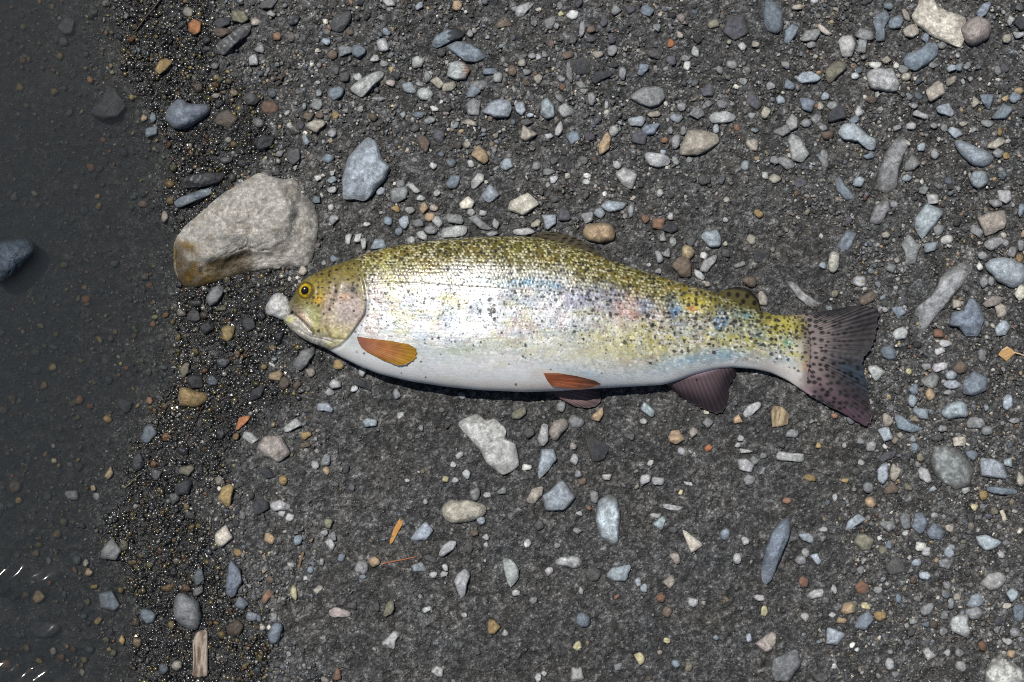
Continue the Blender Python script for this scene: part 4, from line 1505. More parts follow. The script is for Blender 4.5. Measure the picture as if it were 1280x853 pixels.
# ---------------------------------------------------------------- the light boulder at the water's edge
def bpix(pts):
    return np.array(pts, float) / 4.488 + 190.0
B_OUT = bpix([(120, 520), (150, 455), (190, 410), (260, 350), (350, 270), (430, 210), (520, 160), (600, 115), (680, 140), (740, 158), (800, 140), (835, 190),
              (850, 240), (905, 285), (935, 380), (930, 460), (912, 560), (885, 645), (800, 650), (720, 650), (620, 660), (520, 680),
              (440, 705), (340, 735), (250, 765), (170, 755), (122, 660)])
LEDGE = bpix([(255, 790), (275, 700), (290, 615), (370, 588), (450, 560), (530, 532), (600, 552), (680, 545), (760, 500), (790, 430), (770, 300), (720, 180), (700, 60)])
sg_, rg_ = 220, 60
th = np.linspace(0, 2 * np.pi, sg_, endpoint=False)
r, c, _a = polar(B_OUT, th)
for _ in range(3):
    r = 0.25 * np.roll(r, 1) + 0.5 * r + 0.25 * np.roll(r, -1)
s = np.sin(np.linspace(0, 1, rg_) * np.pi / 2)
X = np.cos(th)[None] * r[None] * s[:, None] + c[0]; Y = np.sin(th)[None] * r[None] * s[:, None] + c[1]
ld, lp = dist_line(X, Y, LEDGE)
wob = 6 * (fbm(X / 12, Y / 12, 401, 4) - 0.5)
upper = smooth(-12, 5.0, ld + 1.8 * wob)                     # the main block, above its broken ledge
edge = np.power(np.clip(1 - s ** 2.6, 0, 1), 0.62)[:, None]
axis_d = np.abs((X - 262) * 0.55 + (Y - 292) * 0.83)
block = 23 + 9 * smooth(70, 5, axis_d) + 17 * (fbm(X / 26, Y / 26, 410, 3) - 0.5)
low = 13 + 14 * (fbm(X / 14, Y / 14, 420, 4) - 0.5)
Zb = edge * (low + (block - low) * upper)
crack = smooth(1.6, 0.0, np.abs(ld + wob)) * smooth(0.2, 0.4, lp)
Zb -= 2.4 * crack * smooth(0.25, 0.6, fbm(X / 11, Y / 11, 425, 3))
f1, r1_ = worley(X + 8 * fbm(X / 9, Y / 9, 431, 2), Y + 8 * fbm(X / 9, Y / 9, 432, 2), 26, 433)
Zb += edge * (3.0 * np.abs(fbm(X / 15, Y / 15, 445, 4) - 0.5) * -2 + 2.6 * (fbm(X / 7, Y / 7, 440, 4) - 0.5) + 1.7 * (fbm(X / 3.4, Y / 3.4, 450, 3) - 0.5) - 2.0 * smooth(0.70, 0.85, f1) * upper)
kin = [0.98, 0.93, 0.8]; kz = [-6, -16, -26]
Xa = np.vstack([X] + [np.cos(th)[None] * r[None] * k + c[0] for k in kin]); Ya = np.vstack([Y] + [np.sin(th)[None] * r[None] * k + c[1] for k in kin])
Za = np.vstack([Zb] + [np.full((1, sg_), float(k)) for k in kz])
gb = ground_z(Xa, Ya)
base_b = np.minimum(gb, 0.011)
zz = base_b + 0.0004 + Za * S
V = P(Xa, Ya, zz)
tnb = np.exp(0.5 * (fbm(Xa / 11, Ya / 11, 460, 4) - 0.5) + 1.1 * (fbm(Xa / 3.2, Ya / 3.2, 461, 3) - 0.5))
C = alb((176, 172, 164)) * tnb[..., None]
ldA = np.vstack([ld] + [np.full((1, sg_), -9.0)] * 3)
lowm = smooth(1, -7, ldA) * smooth(330, 300, Xa)
C = C + lowm[..., None] * (alb((120, 104, 70)) * tnb[..., None] - C) * 0.9
och = smooth(16, -16, (Xa - 246) * 0.6 - (Ya - 318) * 0.75 + 40 * (fbm(Xa / 14, Ya / 14, 470, 4) - 0.5)) * smooth(300, 240, Xa)
C = C + och[..., None] * (alb((150, 122, 66)) * (0.4 + 1.2 * fbm(Xa / 6, Ya / 6, 471, 3))[..., None] - C) * (0.55 + 0.5 * smooth(0.35, 0.6, fbm(Xa / 9, Ya / 9, 472, 3)))[..., None]
stn = smooth(0.56, 0.72, fbm(Xa / 13, Ya / 13, 480, 4))
C = C + stn[..., None] * (alb((150, 138, 120)) - C) * 0.5
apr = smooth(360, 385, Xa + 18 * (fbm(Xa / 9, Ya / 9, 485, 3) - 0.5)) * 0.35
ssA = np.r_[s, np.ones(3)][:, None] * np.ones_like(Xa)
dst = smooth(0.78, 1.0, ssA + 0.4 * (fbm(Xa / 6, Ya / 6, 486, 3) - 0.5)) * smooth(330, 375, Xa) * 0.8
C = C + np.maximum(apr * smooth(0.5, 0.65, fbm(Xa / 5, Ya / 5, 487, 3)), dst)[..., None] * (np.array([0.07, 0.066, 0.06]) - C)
wb = np.clip(np.maximum(lowm * 0.9, och * smooth(-8, 20, (Ya - 300) - (Xa - 230) * 0.3)), 0, 1) * (zz > 0.0005)
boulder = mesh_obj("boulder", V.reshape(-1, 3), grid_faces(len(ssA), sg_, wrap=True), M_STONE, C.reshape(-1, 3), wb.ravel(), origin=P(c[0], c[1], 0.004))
tag(boulder, "biggest rock, light grey with an ochre wet foot in the water", "rock")

# ---------------------------------------------------------------- the trout
TOP = np.array([(353, 377), (358, 371.5), (364, 364), (371.6, 356), (387, 345), (410, 334), (436, 325.5), (456.6, 317), (487.6, 308.3), (526, 302.2), (560, 298.6),
                (598, 296.2), (640, 295), (672, 297), (700, 303), (723, 310), (745, 318.4), (774, 328.7), (807, 340), (834, 348), (861, 356.4), (896, 366.5),
                (925.6, 379), (952.5, 389), (974, 394.5), (992, 394.5), (1016, 391.5)])
BOT = np.array([(353, 402), (358, 408), (366, 415.5), (384.5, 427), (410, 437), (423, 445), (449, 458), (474.7, 468), (513, 477), (560, 484), (598.6, 487.8),
                (657, 490.5), (700, 489), (745, 486), (790, 483.5), (828, 481.5), (845, 477), (866, 469), (893, 461.8), (915, 459.5), (941.8, 461.5), (963, 466),
                (985, 476), (1003, 488.5), (1016, 496)])
THK = np.array([(353, 0), (356, 9), (362, 15), (375, 22), (400, 29), (450, 38), (520, 45), (620, 47), (720, 43), (800, 36), (870, 28), (930, 20), (975, 13),
                (1000, 6.5), (1012, 3), (1016, 0.4)])
def sm1(tab, w=7):
    xx = np.arange(330, 1041, 0.5); yy = np.interp(xx, tab[:, 0], tab[:, 1])
    k = np.exp(-0.5 * (np.arange(-4 * w, 4 * w + 1) / (w * 1.0)) ** 2); k /= k.sum()
    y2 = np.convolve(np.pad(yy, 4 * w, mode='edge'), k, 'valid')
    m = smooth(353, 375, xx) * smooth(1016, 1004, xx)
    return xx, yy * (1 - m) + y2 * m
_tx, _ty = sm1(TOP); _bx, _by = sm1(BOT); _hx, _hy = sm1(THK, 9)
fT = lambda x: np.interp(x, _tx, _ty)
fB = lambda x: np.interp(x, _bx, _by)
fH = lambda x: np.interp(x, _hx, _hy)
GF = 0.0122                                              # gravel level under the fish
fM = lambda x: GF + S * (0.64 * fH(x) + 1.5)             # height of the fish's mid plane

def profile(v):
    return np.power(np.clip(1 - np.abs(2 * v - 1) ** 3.3, 0, 1), 0.50)

def body_z(x, y):
    """height of the upper flank at a pixel"""
    v = np.clip((y - fT(x)) / (fB(x) - fT(x)), 0.0, 1.0)
    return fM(x) + S * fH(x) * profile(v)

nu, nvt, nvb = 640, 228, 30
w = np.linspace(0, 1, nu)
w = 0.12 * w ** 2 + 0.88 * w
xs_ = 353 + w * (1016 - 353)
def vdist(n):
    k = np.linspace(0, 1, n)
    return 0.55 * k + 0.45 * (0.5 - 0.5 * np.cos(np.pi * k))
vt = vdist(nvt); vb = vdist(nvb)[1:-1][::-1]
XL_V = [0, .10, .25, .45, .58, .68, .82, 1.0]; XL_X = [361.5, 359.5, 360.5, 363.5, 368, 359.5, 353.5, 355]

def sheet(v):
    Wg, Vg = np.meshgrid(w, v, indexing='ij')
    xst = np.broadcast_to(xs_[:, None], Wg.shape)
    X = xst + (np.interp(Vg, XL_V, XL_X) - 353) * (1 - smooth(0, 1, (xst - 353) / 26.0))
    Y = fT(xst) + (fB(xst) - fT(xst)) * Vg
    return X, Y, xst, Vg

X, Y, xst, Vg = sheet(vt)
Hh = fH(xst)
top_h = Hh * profile(Vg)
# --- relief of the head: gill cover, mouth, cheek, nostril, eye socket
OPER = [(443, 326), (450, 338), (455, 357), (458, 375), (455, 393), (446, 406), (436, 420), (425, 432), (411, 438), (396, 434)]
od, op_ = dist_line(X, Y, OPER)                        # positive on the body side
head = smooth(2.5, -2.5, od) * (X < 470)
od_in = np.where(head > 0.5, np.abs(od), 0)
relief = np.zeros_like(X)
relief += 1.7 * head * np.exp(-np.abs(od) / 16.0) * smooth(0.03, 0.2, op_)
relief -= 1.2 * np.exp(-((od - 1.6) / 2.4) ** 2) * smooth(0.02, 0.25, op_) * (X < 470)
MOUTH = [(364, 390.5), (372, 395), (381, 404), (388, 412), (395, 420)]
md, mp = dist_line(X, Y, MOUTH)
mfade = smooth(1.0, 0.72, mp)
relief -= 4.2 * np.exp(-(md / 1.5) ** 2) * mfade
MAX_ = [(368, 384), (378, 394), (387, 406), (394, 417)]  # upper jaw bone
xd, xp = dist_line(X, Y, MAX_)
relief += 1.8 * np.exp(-(xd / 4.0) ** 2)
PRE = [(421, 352), (416, 372), (409, 392), (406, 408), (414, 424), (428, 424)]
pd, pp = dist_line(X, Y, PRE)
relief -= 1.3 * np.exp(-(pd / 1.8) ** 2) * smooth(0.0, 0.15, pp)
relief += 0.9 * np.exp(-((pd - 5) / 3.5) ** 2)
CHIN = [(372, 412), (388, 421), (402, 424), (416, 428)]
cd_, cp = dist_line(X, Y, CHIN)
relief -= 1.1 * np.exp(-(cd_ / 1.3) ** 2)
EYE = (382.0, 363.5)
ed = np.hypot(X - EYE[0], Y - EYE[1])
relief -= 2.5 * smooth(11.5, 8.0, ed) - 0.9 * np.exp(-((ed - 12.0) / 1.8) ** 2)
relief -= 1.4 * np.exp(-((X - 366.5) ** 2 + (Y - 370) ** 2) / 3.0)
BLN = fbm(X / 22, Y / 22, 601, 3) - 0.5
relief += 1.2 * BLN * smooth(0.02, 0.2, Vg) * smooth(0.98, 0.8, Vg)
# --- scales: staggered rows, each with its own tilt
depth = (fB(xst) - fT(xst))
arc = np.arcsin(np.clip(2 * Vg - 1, -1, 1)) / np.pi * depth
csx = 4.3; csy = 3.5
arc = arc + 2.6 * (fbm(X / 14, Y / 14, 690, 2) - 0.5) + 0.9 * (vnoise(X / 4, Y / 4, 691) - 0.5)
row = np.floor(arc / csy)
fy_ = arc / csy - row
off = 0.5 * (row % 2)
Xw = X + 2.6 * (fbm(X / 14, Y / 14, 692, 2) - 0.5) + 1.0 * (vnoise(X / 4, Y / 4, 693) - 0.5)
cx_ = np.floor(Xw / csx + off)
fx_ = Xw / csx + off - cx_
sid = hsh(cx_, row, 700); sid2 = hsh(cx_, row, 701); sid3 = hsh(cx_, row, 702)
scaled = smooth(-1, 6, od) * (X < 470) + (X >= 470)
scaled = np.clip(scaled, 0, 1) * smooth(1006, 985, X) * smooth(1.0, 0.93, Vg)
dome = (1 - (2 * fx_ - 1) ** 2) * (1 - (2 * fy_ - 1) ** 2)
strong = (0.20 + 0.80 * smooth(0.42, 0.05, Vg)) * scaled
relief += strong * (0.55 * dome + 0.55 * ((sid - 0.5) * (2 * fx_ - 1) + (sid2 - 0.5) * (2 * fy_ - 1)) + 0.22 * fx_)
LAT = [(458, 352), (560, 357), (700, 366), (820, 386), (930, 415), (1005, 436)]
lt_, _lp = dist_line(X, Y, LAT)
relief -= 0.5 * np.exp(-(lt_ / 1.0) ** 2) * scaled
edge_f = np.clip(profile(Vg) * 1.6, 0, 1) * smooth(0, 14, xst - 353)
zt = fM(xst) + S * (top_h + relief * edge_f)

# --- colours
def blob(x, y, rx, ry, ang=0.0):
    a = math.radians(ang)
    dx = X - x; dy = Y - y
    u = (dx * math.cos(a) - dy * math.sin(a)) / rx; v = (dx * math.sin(a) + dy * math.cos(a)) / ry
    return np.exp(-(u * u + v * v))

def mixc(C, col, m):
    return C + m[..., None] * (np.asarray(col) - C)

A_ = lambda *c: alb(c, 1.5)
sB = Vg + 0.10 * (fbm(X / 16, Y / 9, 610, 4) - 0.5)
nz = fbm(X / 7, Y / 6, 620, 3)
tailw = smooth(690, 860, X)
C = np.broadcast_to(np.array([0.68, 0.69, 0.69]), X.shape + (3,)).copy()
# sides turn straw yellow towards the tail
C = mixc(C, A_(226, 216, 140), tailw * smooth(0.95, 0.55, sB) * (0.35 + 0.6 * smooth(0.40, 0.62, nz)))
# olive back; pale scale centres are part scale pattern, part painted sparkle
backlim = 0.30 + 0.10 * tailw + 0.05 * smooth(560, 500, X)
bk = smooth(backlim + 0.10, backlim - 0.16, sB + 0.16 * (fbm(X / 26, Y / 14, 615, 3) - 0.5))
centre = smooth(0.12, 0.55, dome) * smooth(0.30, 0.70, sid3 + 0.25 * (1 - bk)) * scaled
olive = A_(114, 104, 40)[None, None] * np.exp(0.55 * (fbm(X / 9, Y / 9, 630, 3) - 0.5))[..., None]
olive = olive + (smooth(0.5, 0.7, fbm(X / 19, Y / 12, 633, 3)))[..., None] * (A_(150, 126, 42) - olive) * 0.6
palec = mixc(np.broadcast_to(A_(226, 222, 186), X.shape + (3,)).copy(), A_(208, 200, 120), smooth(0.4, 0.7, fbm(X / 14, Y / 10, 640, 3)) * 0.7)
back_c = olive + (centre * (1.0 - 0.40 * smooth(760, 880, X)))[..., None] * (palec - olive)
C = C + bk[..., None] * (back_c - C)
# silvery flank: scattered darker scales
dark_s = (sid < 0.17 + 0.16 * smooth(0.62, 0.35, sB) - 0.13 * smooth(0.75, 0.92, sB)) * smooth(0.05, 0.4, dome) * scaled * (1 - bk)
tint = smooth(0.22, 0.4, sB) * smooth(0.95, 0.8, sB) * scaled
C = mixc(C, A_(222, 214, 150), tint * smooth(0.50, 0.68, fbm(X / 20, Y / 13, 684, 3)) * 0.55)
C = mixc(C, A_(190, 206, 222), tint * smooth(0.50, 0.66, fbm(X / 17, Y / 11, 685, 3)) * 0.6)
C = mixc(C, A_(224, 196, 196), tint * smooth(0.54, 0.70, fbm(X / 19, Y / 11, 686, 3)) * 0.5)
dark_s = dark_s * smooth(0.35, 0.6, vnoise(X / 1.9, Y / 1.9, 687))
C = mixc(C, A_(120, 122, 126), dark_s * (0.35 + 0.35 * sid2))
gran = smooth(620, 720, X) * smooth(960, 880, X) * smooth(0.20, 0.34, sB) * smooth(0.78, 0.55, sB) + 0.35 * smooth(0.5, 0.3, sB)
sp_n = vnoise(X / 1.7, Y / 1.7, 660) * 0.6 + vnoise(X / 3.1, Y / 3.1, 661) * 0.4
C = mixc(C, A_(104, 106, 116), np.clip(gran, 0, 1) * smooth(0.56, 0.70, sp_n) * scaled * 0.45)
C = C * np.exp(0.22 * (vnoise(X / 1.8, Y / 1.8, 662) - 0.5) * scaled)[..., None]
C = C * (1 - 0.10 * scaled * (1 - smooth(0.0, 0.25, dome)))[..., None]
# coloured washes
def wash(x, y, rx, ry, ang, c, k, br=0.5):
    global C
    m = blob(x, y, rx, ry, ang) * k * (1 - br + 2 * br * smooth(0.3, 0.7, fbm(X / 5, Y / 5, int(x + y), 3)))
    C = mixc(C, A_(*c), np.clip(m, 0, 1))
wash(655, 353, 26, 5, 0, (120, 170, 196), .8); wash(690, 357, 14, 5, -8, (90, 150, 180), .75); wash(602, 351, 18, 4, 0, (150, 190, 206), .6)
wash(760, 368, 22, 12, -20, (120, 140, 185), .55); wash(722, 372, 30, 12, 0, (172, 172, 200), .5)
wash(785, 386, 22, 16, 0, (226, 170, 160), .6); wash(792, 394, 6, 5, 0, (226, 150, 130), .7); wash(805, 384, 10, 9, 0, (110, 150, 200), .7)
wash(843, 388, 9, 14, 10, (100, 150, 195), .8); wash(825, 400, 12, 14, 0, (230, 196, 190), .4)
wash(800, 430, 60, 24, 0, (236, 224, 130), .55); wash(760, 432, 40, 18, 0, (240, 232, 170), .5); wash(700, 440, 50, 16, 0, (236, 232, 190), .5)
wash(902, 405, 10, 15, 12, (30, 130, 190), .95); wash(944, 421, 12, 10, 0, (60, 140, 160), .9); wash(983, 428, 10, 7, 0, (110, 170, 150), .8)
wash(930, 395, 14, 7, -20, (120, 170, 190), .6); wash(870, 380, 20, 10, -20, (228, 210, 84), .8); wash(930, 425, 40, 16, -10, (226, 216, 110), .7)
wash(985, 408, 34, 16, 0, (206, 196, 96), .7); wash(866, 386, 6, 4, 0, (206, 120, 50), .7)
wash(862, 452, 44, 8, 12, (120, 190, 214), .75, .4); wash(905, 446, 26, 6, 6, (150, 206, 228), .7, .3); wash(812, 466, 30, 8, 8, (190, 220, 232), .6)
wash(722, 466, 36, 6, -14, (160, 206, 226), .7); wash(760, 474, 50, 6, 0, (205, 222, 232), .6)
wash(575, 440, 34, 8, 0, (146, 178, 140), .65); wash(545, 448, 26, 7, 0, (180, 214, 222), .7); wash(625, 432, 40, 9, 6, (196, 200, 150), .5)
wash(500, 414, 12, 5, 0, (214, 214, 130), .5); wash(492, 408, 9, 7, 0, (150, 200, 214), .5)
wash(610, 482, 50, 6, -2, (206, 160, 110), .75, .3); wash(660, 484, 40, 6, 0, (204, 140, 112), .75, .3); wash(560, 478, 24, 5, -6, (200, 180, 120), .5, .3)
wash(680, 470, 18, 8, 0, (214, 160, 130), .5); wash(470, 372, 6, 30, 0, (210, 190, 186), .55); wash(466, 412, 12, 14, 0, (214, 180, 160), .55)
wash(486, 340, 14, 24, 0, (196, 186, 84), .4); wash(530, 336, 12, 8, 0, (178, 156, 52), .55); wash(560, 372, 18, 5, 0, (160, 160, 70), .5)
wash(490, 372, 10, 30, 10, (214, 208, 150), .45)
# the colours sit scale by scale: pale scales between the tinted ones
mot = np.clip(smooth(0.16, 0.30, sB) * smooth(0.97, 0.85, sB) * scaled, 0, 1)
pale_s = smooth(0.48, 0.66, 0.40 * sid2 + 0.60 * vnoise(X / 2.2, Y / 2.2, 664)) * smooth(0.05, 0.7, dome)
C = mixc(C, (0.80, 0.80, 0.79), mot * pale_s * (0.30 + 0.30 * tailw))
C = C * np.exp(mot * (0.25 + 0.35 * tailw) * (sid3 - 0.6))[..., None]
drk = smooth(0.60, 0.72, 0.5 * hsh(cx_, row, 709) + 0.5 * vnoise(X / 1.6, Y / 1.6, 665))
C = mixc(C, A_(92, 92, 96), mot * drk * tailw * smooth(985, 940, X) * 0.3)
lowf = smooth(0.60, 0.72, sB) * smooth(1.0, 0.84, sB) * scaled
C = mixc(C, A_(170, 176, 160), lowf * smooth(0.50, 0.66, vnoise(X / 2.0 + Y / 3.0, Y / 1.5, 668)) * (0.25 + 0.5 * smooth(0.45, 0.65, fbm(X / 24, Y / 10, 669, 3))))
# belly: plain white, greyer where it rolls under
C = mixc(C, (0.86, 0.855, 0.84), smooth(0.58, 0.98, sB) * smooth(800, 620, X) * 0.7)
C = mixc(C, (0.86, 0.855, 0.84), smooth(0.74, 0.98, sB) * smooth(700, 800, X) * smooth(940, 860, X) * 0.5)
# tail root
C = mixc(C, A_(222, 214, 208), smooth(930, 960, X) * smooth(0.72, 0.9, sB) * 0.9)
C = mixc(C, A_(134, 121, 119), 0.9 * smooth(988, 1014, X + 16 * (fbm(X / 9, Y / 9, 681, 3) - 0.5)))
wash(1008, 458, 8, 6, 0, (170, 90, 104), .5)
# head
hd_c = np.exp(0.8 * (fbm(X / 11, Y / 11, 655, 3) - 0.5))[..., None] * np.broadcast_to(A_(122, 112, 60), X.shape + (3,)).copy() * np.exp(0.5 * (fbm(X / 8, Y / 8, 650, 3) - 0.5))[..., None]
C = C + head[..., None] * (hd_c - C)
def hwash(x, y, rx, ry, ang, c, k):
    global C
    m = np.clip(blob(x, y, rx, ry, ang) * k * (0.7 + 0.6 * fbm(X / 4, Y / 4, int(x * 3 + y), 3)), 0, 1) * head
    C = mixc(C, A_(*c), m)
hwash(400, 343, 46, 9, 24, (128, 112, 40), .8); hwash(364, 372, 9, 10, 0, (104, 98, 52), .8)
hwash(400, 372, 14, 20, 0, (176, 152, 58), .7); hwash(398, 375, 6, 5, 0, (224, 176, 20), .95)
hwash(408, 386, 5, 26, -18, (190, 160, 140), .85); hwash(436, 384, 19, 24, -8, (196, 178, 172), 1.0); hwash(446, 396, 12, 14, -20, (176, 146, 136), .7)
hwash(430, 372, 7, 5, 0, (200, 140, 90), .7); hwash(441, 362, 8, 6, 0, (120, 112, 96), .8); hwash(440, 345, 12, 8, 0, (150, 130, 50), .7)
hwash(392, 398, 9, 12, 10, (196, 196, 120), .9); hwash(384, 390, 8, 8, 0, (168, 176, 150), .7)
hwash(418, 411, 20, 5, 10, (196, 184, 92), .8); hwash(414, 398, 8, 9, 0, (226, 206, 150), .8); hwash(424, 420, 14, 8, 0, (220, 208, 130), .8)
hwash(428, 398, 26, 22, 0, (202, 192, 184), .6); hwash(452, 350, 5, 18, 0, (190, 180, 130), .6); hwash(375, 395, 7, 12, 40, (206, 176, 156), .9); hwash(383, 404, 6, 8, 30, (212, 190, 172), .8)
jaw = smooth(-0.6, 0.9, dist_line(X, Y, [(350, 392), (367, 392), (381, 405), (394, 420), (410, 422), (430, 424)])[0] * -1) * head * (Y > 388)
C = mixc(C, A_(214, 209, 198), np.clip(jaw, 0, 1) * 0.9)
hwash(362, 400, 6, 4, 30, (206, 204, 120), .9); hwash(418, 430, 16, 6, 20, (210, 204, 150), .8)
hwash(398, 419, 10, 3, 12, (196, 188, 176), .6)
C = C * np.exp(head * (0.9 * (vnoise(X / 1.7, Y / 1.7, 671) - 0.5) + 0.8 * (fbm(X / 5, Y / 5, 672, 3) - 0.5)))[..., None]
C = mixc(C, A_(216, 200, 190), head * smooth(0.60, 0.72, vnoise(X / 1.9, Y / 2.6, 673)) * blob(437, 386, 20, 26, 0) * 0.55)
C = mixc(C, A_(46, 34, 26), np.exp(-((od - 1.2) / 1.5) ** 2) * smooth(0.28, 0.42, op_) * smooth(0.85, 0.6, op_) * (X < 470) * 0.95)  # gill cover edge: its shading painted in as a dark crescent
C = mixc(C, A_(110, 88, 78), np.exp(-(pd / 1.2) ** 2) * 0.5 * head)
C = mixc(C, A_(70, 52, 48), np.exp(-(md / 1.1) ** 2) * mfade * 0.9)
C = mixc(C, A_(60, 54, 34), smooth(11.8, 10.0, ed) * 0.7)
# black spots
def spots(cell, seed, prob, rad, dens=1.0, sx=1.0):
    gx_ = X / cell; gy_ = Y * sx / cell
    ix = np.floor(gx_); iy = np.floor(gy_); m = np.zeros_like(X)
    for dx in (-1, 0, 1):
        for dy in (-1, 0, 1):
            jx = ix + dx; jy = iy + dy
            px_ = (jx + 0.15 + 0.7 * hsh(jx, jy, seed)) * cell; py_ = (jy + 0.15 + 0.7 * hsh(jx, jy, seed + 1)) * cell / sx
            on = hsh(jx, jy, seed + 2) < prob
            rj = rad * (0.55 + 0.75 * hsh(jx, jy, seed + 3))
            ex = 0.75 + 0.5 * hsh(jx, jy, seed + 4)
            d_ = np.hypot((X - px_) * ex, (Y - py_) / ex) + 0.9 * (vnoise(X / 1.6, Y / 1.6, seed) - 0.5)
            m = np.maximum(m, np.where(on, smooth(rj + 0.6, rj - 0.5, d_), 0))
    return m
body_m = (1 - head) * smooth(1, 5, od + 100 * (X > 470))
pb = (0.75 * smooth(0.52, 0.25, sB) + 0.30 * smooth(0.70, 0.5, sB) + 0.05) * smooth(0.93, 0.8, sB)
m1 = spots(5.4, 801, np.clip(pb * (0.95 - 0.35 * tailw), 0, 1), 0.95 + 0.5 * smooth(0.45, 0.25, sB))
m0 = spots(4.4, 841, 0.42 * smooth(0.82, 0.6, sB) * smooth(0.25, 0.4, sB), 0.8)
C = mixc(C, A_(58, 58, 60), np.clip(m0 * 0.85, 0, 1) * body_m)
m2 = spots(8.4, 811, np.clip((0.25 * smooth(0.6, 0.3, sB) + 0.75 * smooth(780, 900, X)) * smooth(0.86, 0.7, sB), 0, 1), 2.0)
m3 = spots(15, 821, 0.25 * smooth(0.8, 0.6, sB) * smooth(0.2, 0.35, sB), 1.7)
C = mixc(C, A_(34, 31, 26), np.clip(m1 * 0.85, 0, 1) * body_m)
C = mixc(C, A_(38, 38, 38), np.clip(np.maximum(m2, m3) * 0.85, 0, 1) * body_m)
mh = spots(7.4, 831, 0.85 * smooth(0.62, 0.35, Vg + 0.0015 * (X - 400)), 1.55)
C = mixc(C, A_(30, 26, 20), mh * 0.88 * head * smooth(10.5, 13, ed) * smooth(384, 396, X + 0.35 * (Y - 350)))
for sx_, sy_, sr_ in ((392, 372, 2.0), (398, 382, 2.2), (405, 393, 1.8), (417, 375, 1.6), (366, 383, 1.4), (398, 414, 2.2), (391, 418, 1.5), (441, 362, 3.6),
                      (616, 388, 4.2), (613, 393, 3.0), (618, 382, 2.4), (618, 390, 2.2), (618, 399, 2.6), (654, 446, 1.8), (810, 395, 3.4), (815, 407, 3.0),
                      (553, 381, 2.0), (554, 391, 1.8), (530, 378, 2.2), (601, 428, 1.6), (592, 432, 1.6), (540, 424, 1.5), (781, 428, 3.0), (718, 415, 2.2),
                      (645, 481, 1.6), (502, 467, 1.2), (455, 442, 1.6), (446, 440, 1.2), (532, 472, 1.0), (557, 407, 2.0)):
    d_ = np.hypot((X - sx_) * 1.1, Y - sy_) + 1.0 * (vnoise(X / 1.7, Y / 1.7, 9) - 0.5)
    C = mixc(C, A_(44, 44, 42), smooth(sr_ + 0.5, sr_ - 0.5, d_) * 0.85)
gloss_t = np.clip(0.55 + 0.45 * scaled - 0.3 * smooth(0.9, 1.0, Vg), 0, 1)

# --- under side and assembly into one skin
Xb, Yb, xsb, Vb = sheet(vb)
zb = np.maximum(fM(xsb) - S * fH(xsb) * profile(Vb), GF + S * 0.6)
zb = np.minimum(zb, fM(xsb) - S * 0.15)
Vt_ = P(X, Y, zt); Vb_ = P(Xb, Yb, zb)
VV = np.concatenate([Vt_, Vb_], axis=1)
CC = np.concatenate([C, np.broadcast_to(np.array([0.72, 0.70, 0.68]), Xb.shape + (3,))], axis=1)
silver = np.concatenate([smooth(0.16, 0.42, sB) * scaled * smooth(1000, 960, X) * (1 - 0.6 * smooth(0.9, 1.0, Vg)), np.zeros_like(Xb)], axis=1)
nn = VV.shape[1]

m_skin, nt, b = new_mat("trout_skin")
N = nt.nodes; L = nt.links
ca = N.new("ShaderNodeAttribute"); ca.attribute_name = "Col"
sa = N.new("ShaderNodeAttribute"); sa.attribute_name = "silver"
geo = N.new("ShaderNodeNewGeometry")
n1 = N.new("ShaderNodeTexNoise"); n1.inputs["Scale"].default_value = 900; n1.inputs["Detail"].default_value = 4
L.new(geo.outputs["Position"], n1.inputs["Vector"])
L.new(ca.outputs["Color"], b.inputs["Base Color"])
me_ = N.new("ShaderNodeMath"); me_.operation = 'MULTIPLY'; me_.inputs[1].default_value = 0.30
L.new(sa.outputs["Fac"], me_.inputs[0]); L.new(me_.outputs[0], b.inputs["Metallic"])
rr = N.new("ShaderNodeMapRange"); rr.inputs[1].default_value = 0.3; rr.inputs[2].default_value = 0.7
rr.inputs[3].default_value = 0.26; rr.inputs[4].default_value = 0.46
L.new(n1.outputs[0], rr.inputs[0]); L.new(rr.outputs[0], b.inputs["Roughness"])
b.inputs["Specular IOR Level"].default_value = 0.5
b.inputs["Coat Weight"].default_value = 0.35
b.inputs["Coat Roughness"].default_value = 0.16
b.inputs["Subsurface Weight"].default_value = 0.0
bp = N.new("ShaderNodeBump"); bp.inputs["Strength"].default_value = 0.35; bp.inputs["Distance"].default_value = 0.0005
L.new(n1.outputs[0], bp.inputs["Height"]); L.new(bp.outputs[0], b.inputs["Normal"])

m_fin, nt, b = new_mat("trout_fin")
N = nt.nodes; L = nt.links
ca = N.new("ShaderNodeAttribute"); ca.attribute_name = "Col"
L.new(ca.outputs["Color"], b.inputs["Base Color"])
b.inputs["Roughness"].default_value = 0.5
b.inputs["Specular IOR Level"].default_value = 0.2

trout = bpy.data.objects.new("trout", None)
COL.objects.link(trout)
trout.location = P(690.0, 400.0, GF)
trout.empty_display_size = 0.05
tag(trout, "whole silvery spotted trout lying on its side on the gravel", "fish")
T0 = np.array(trout.location)
mesh_obj("body", VV.reshape(-1, 3) - T0, grid_faces(nu, nn, wrap=True, flip=False), m_skin, CC.reshape(-1, 3), parent=trout, extra=dict(silver=silver.ravel()))

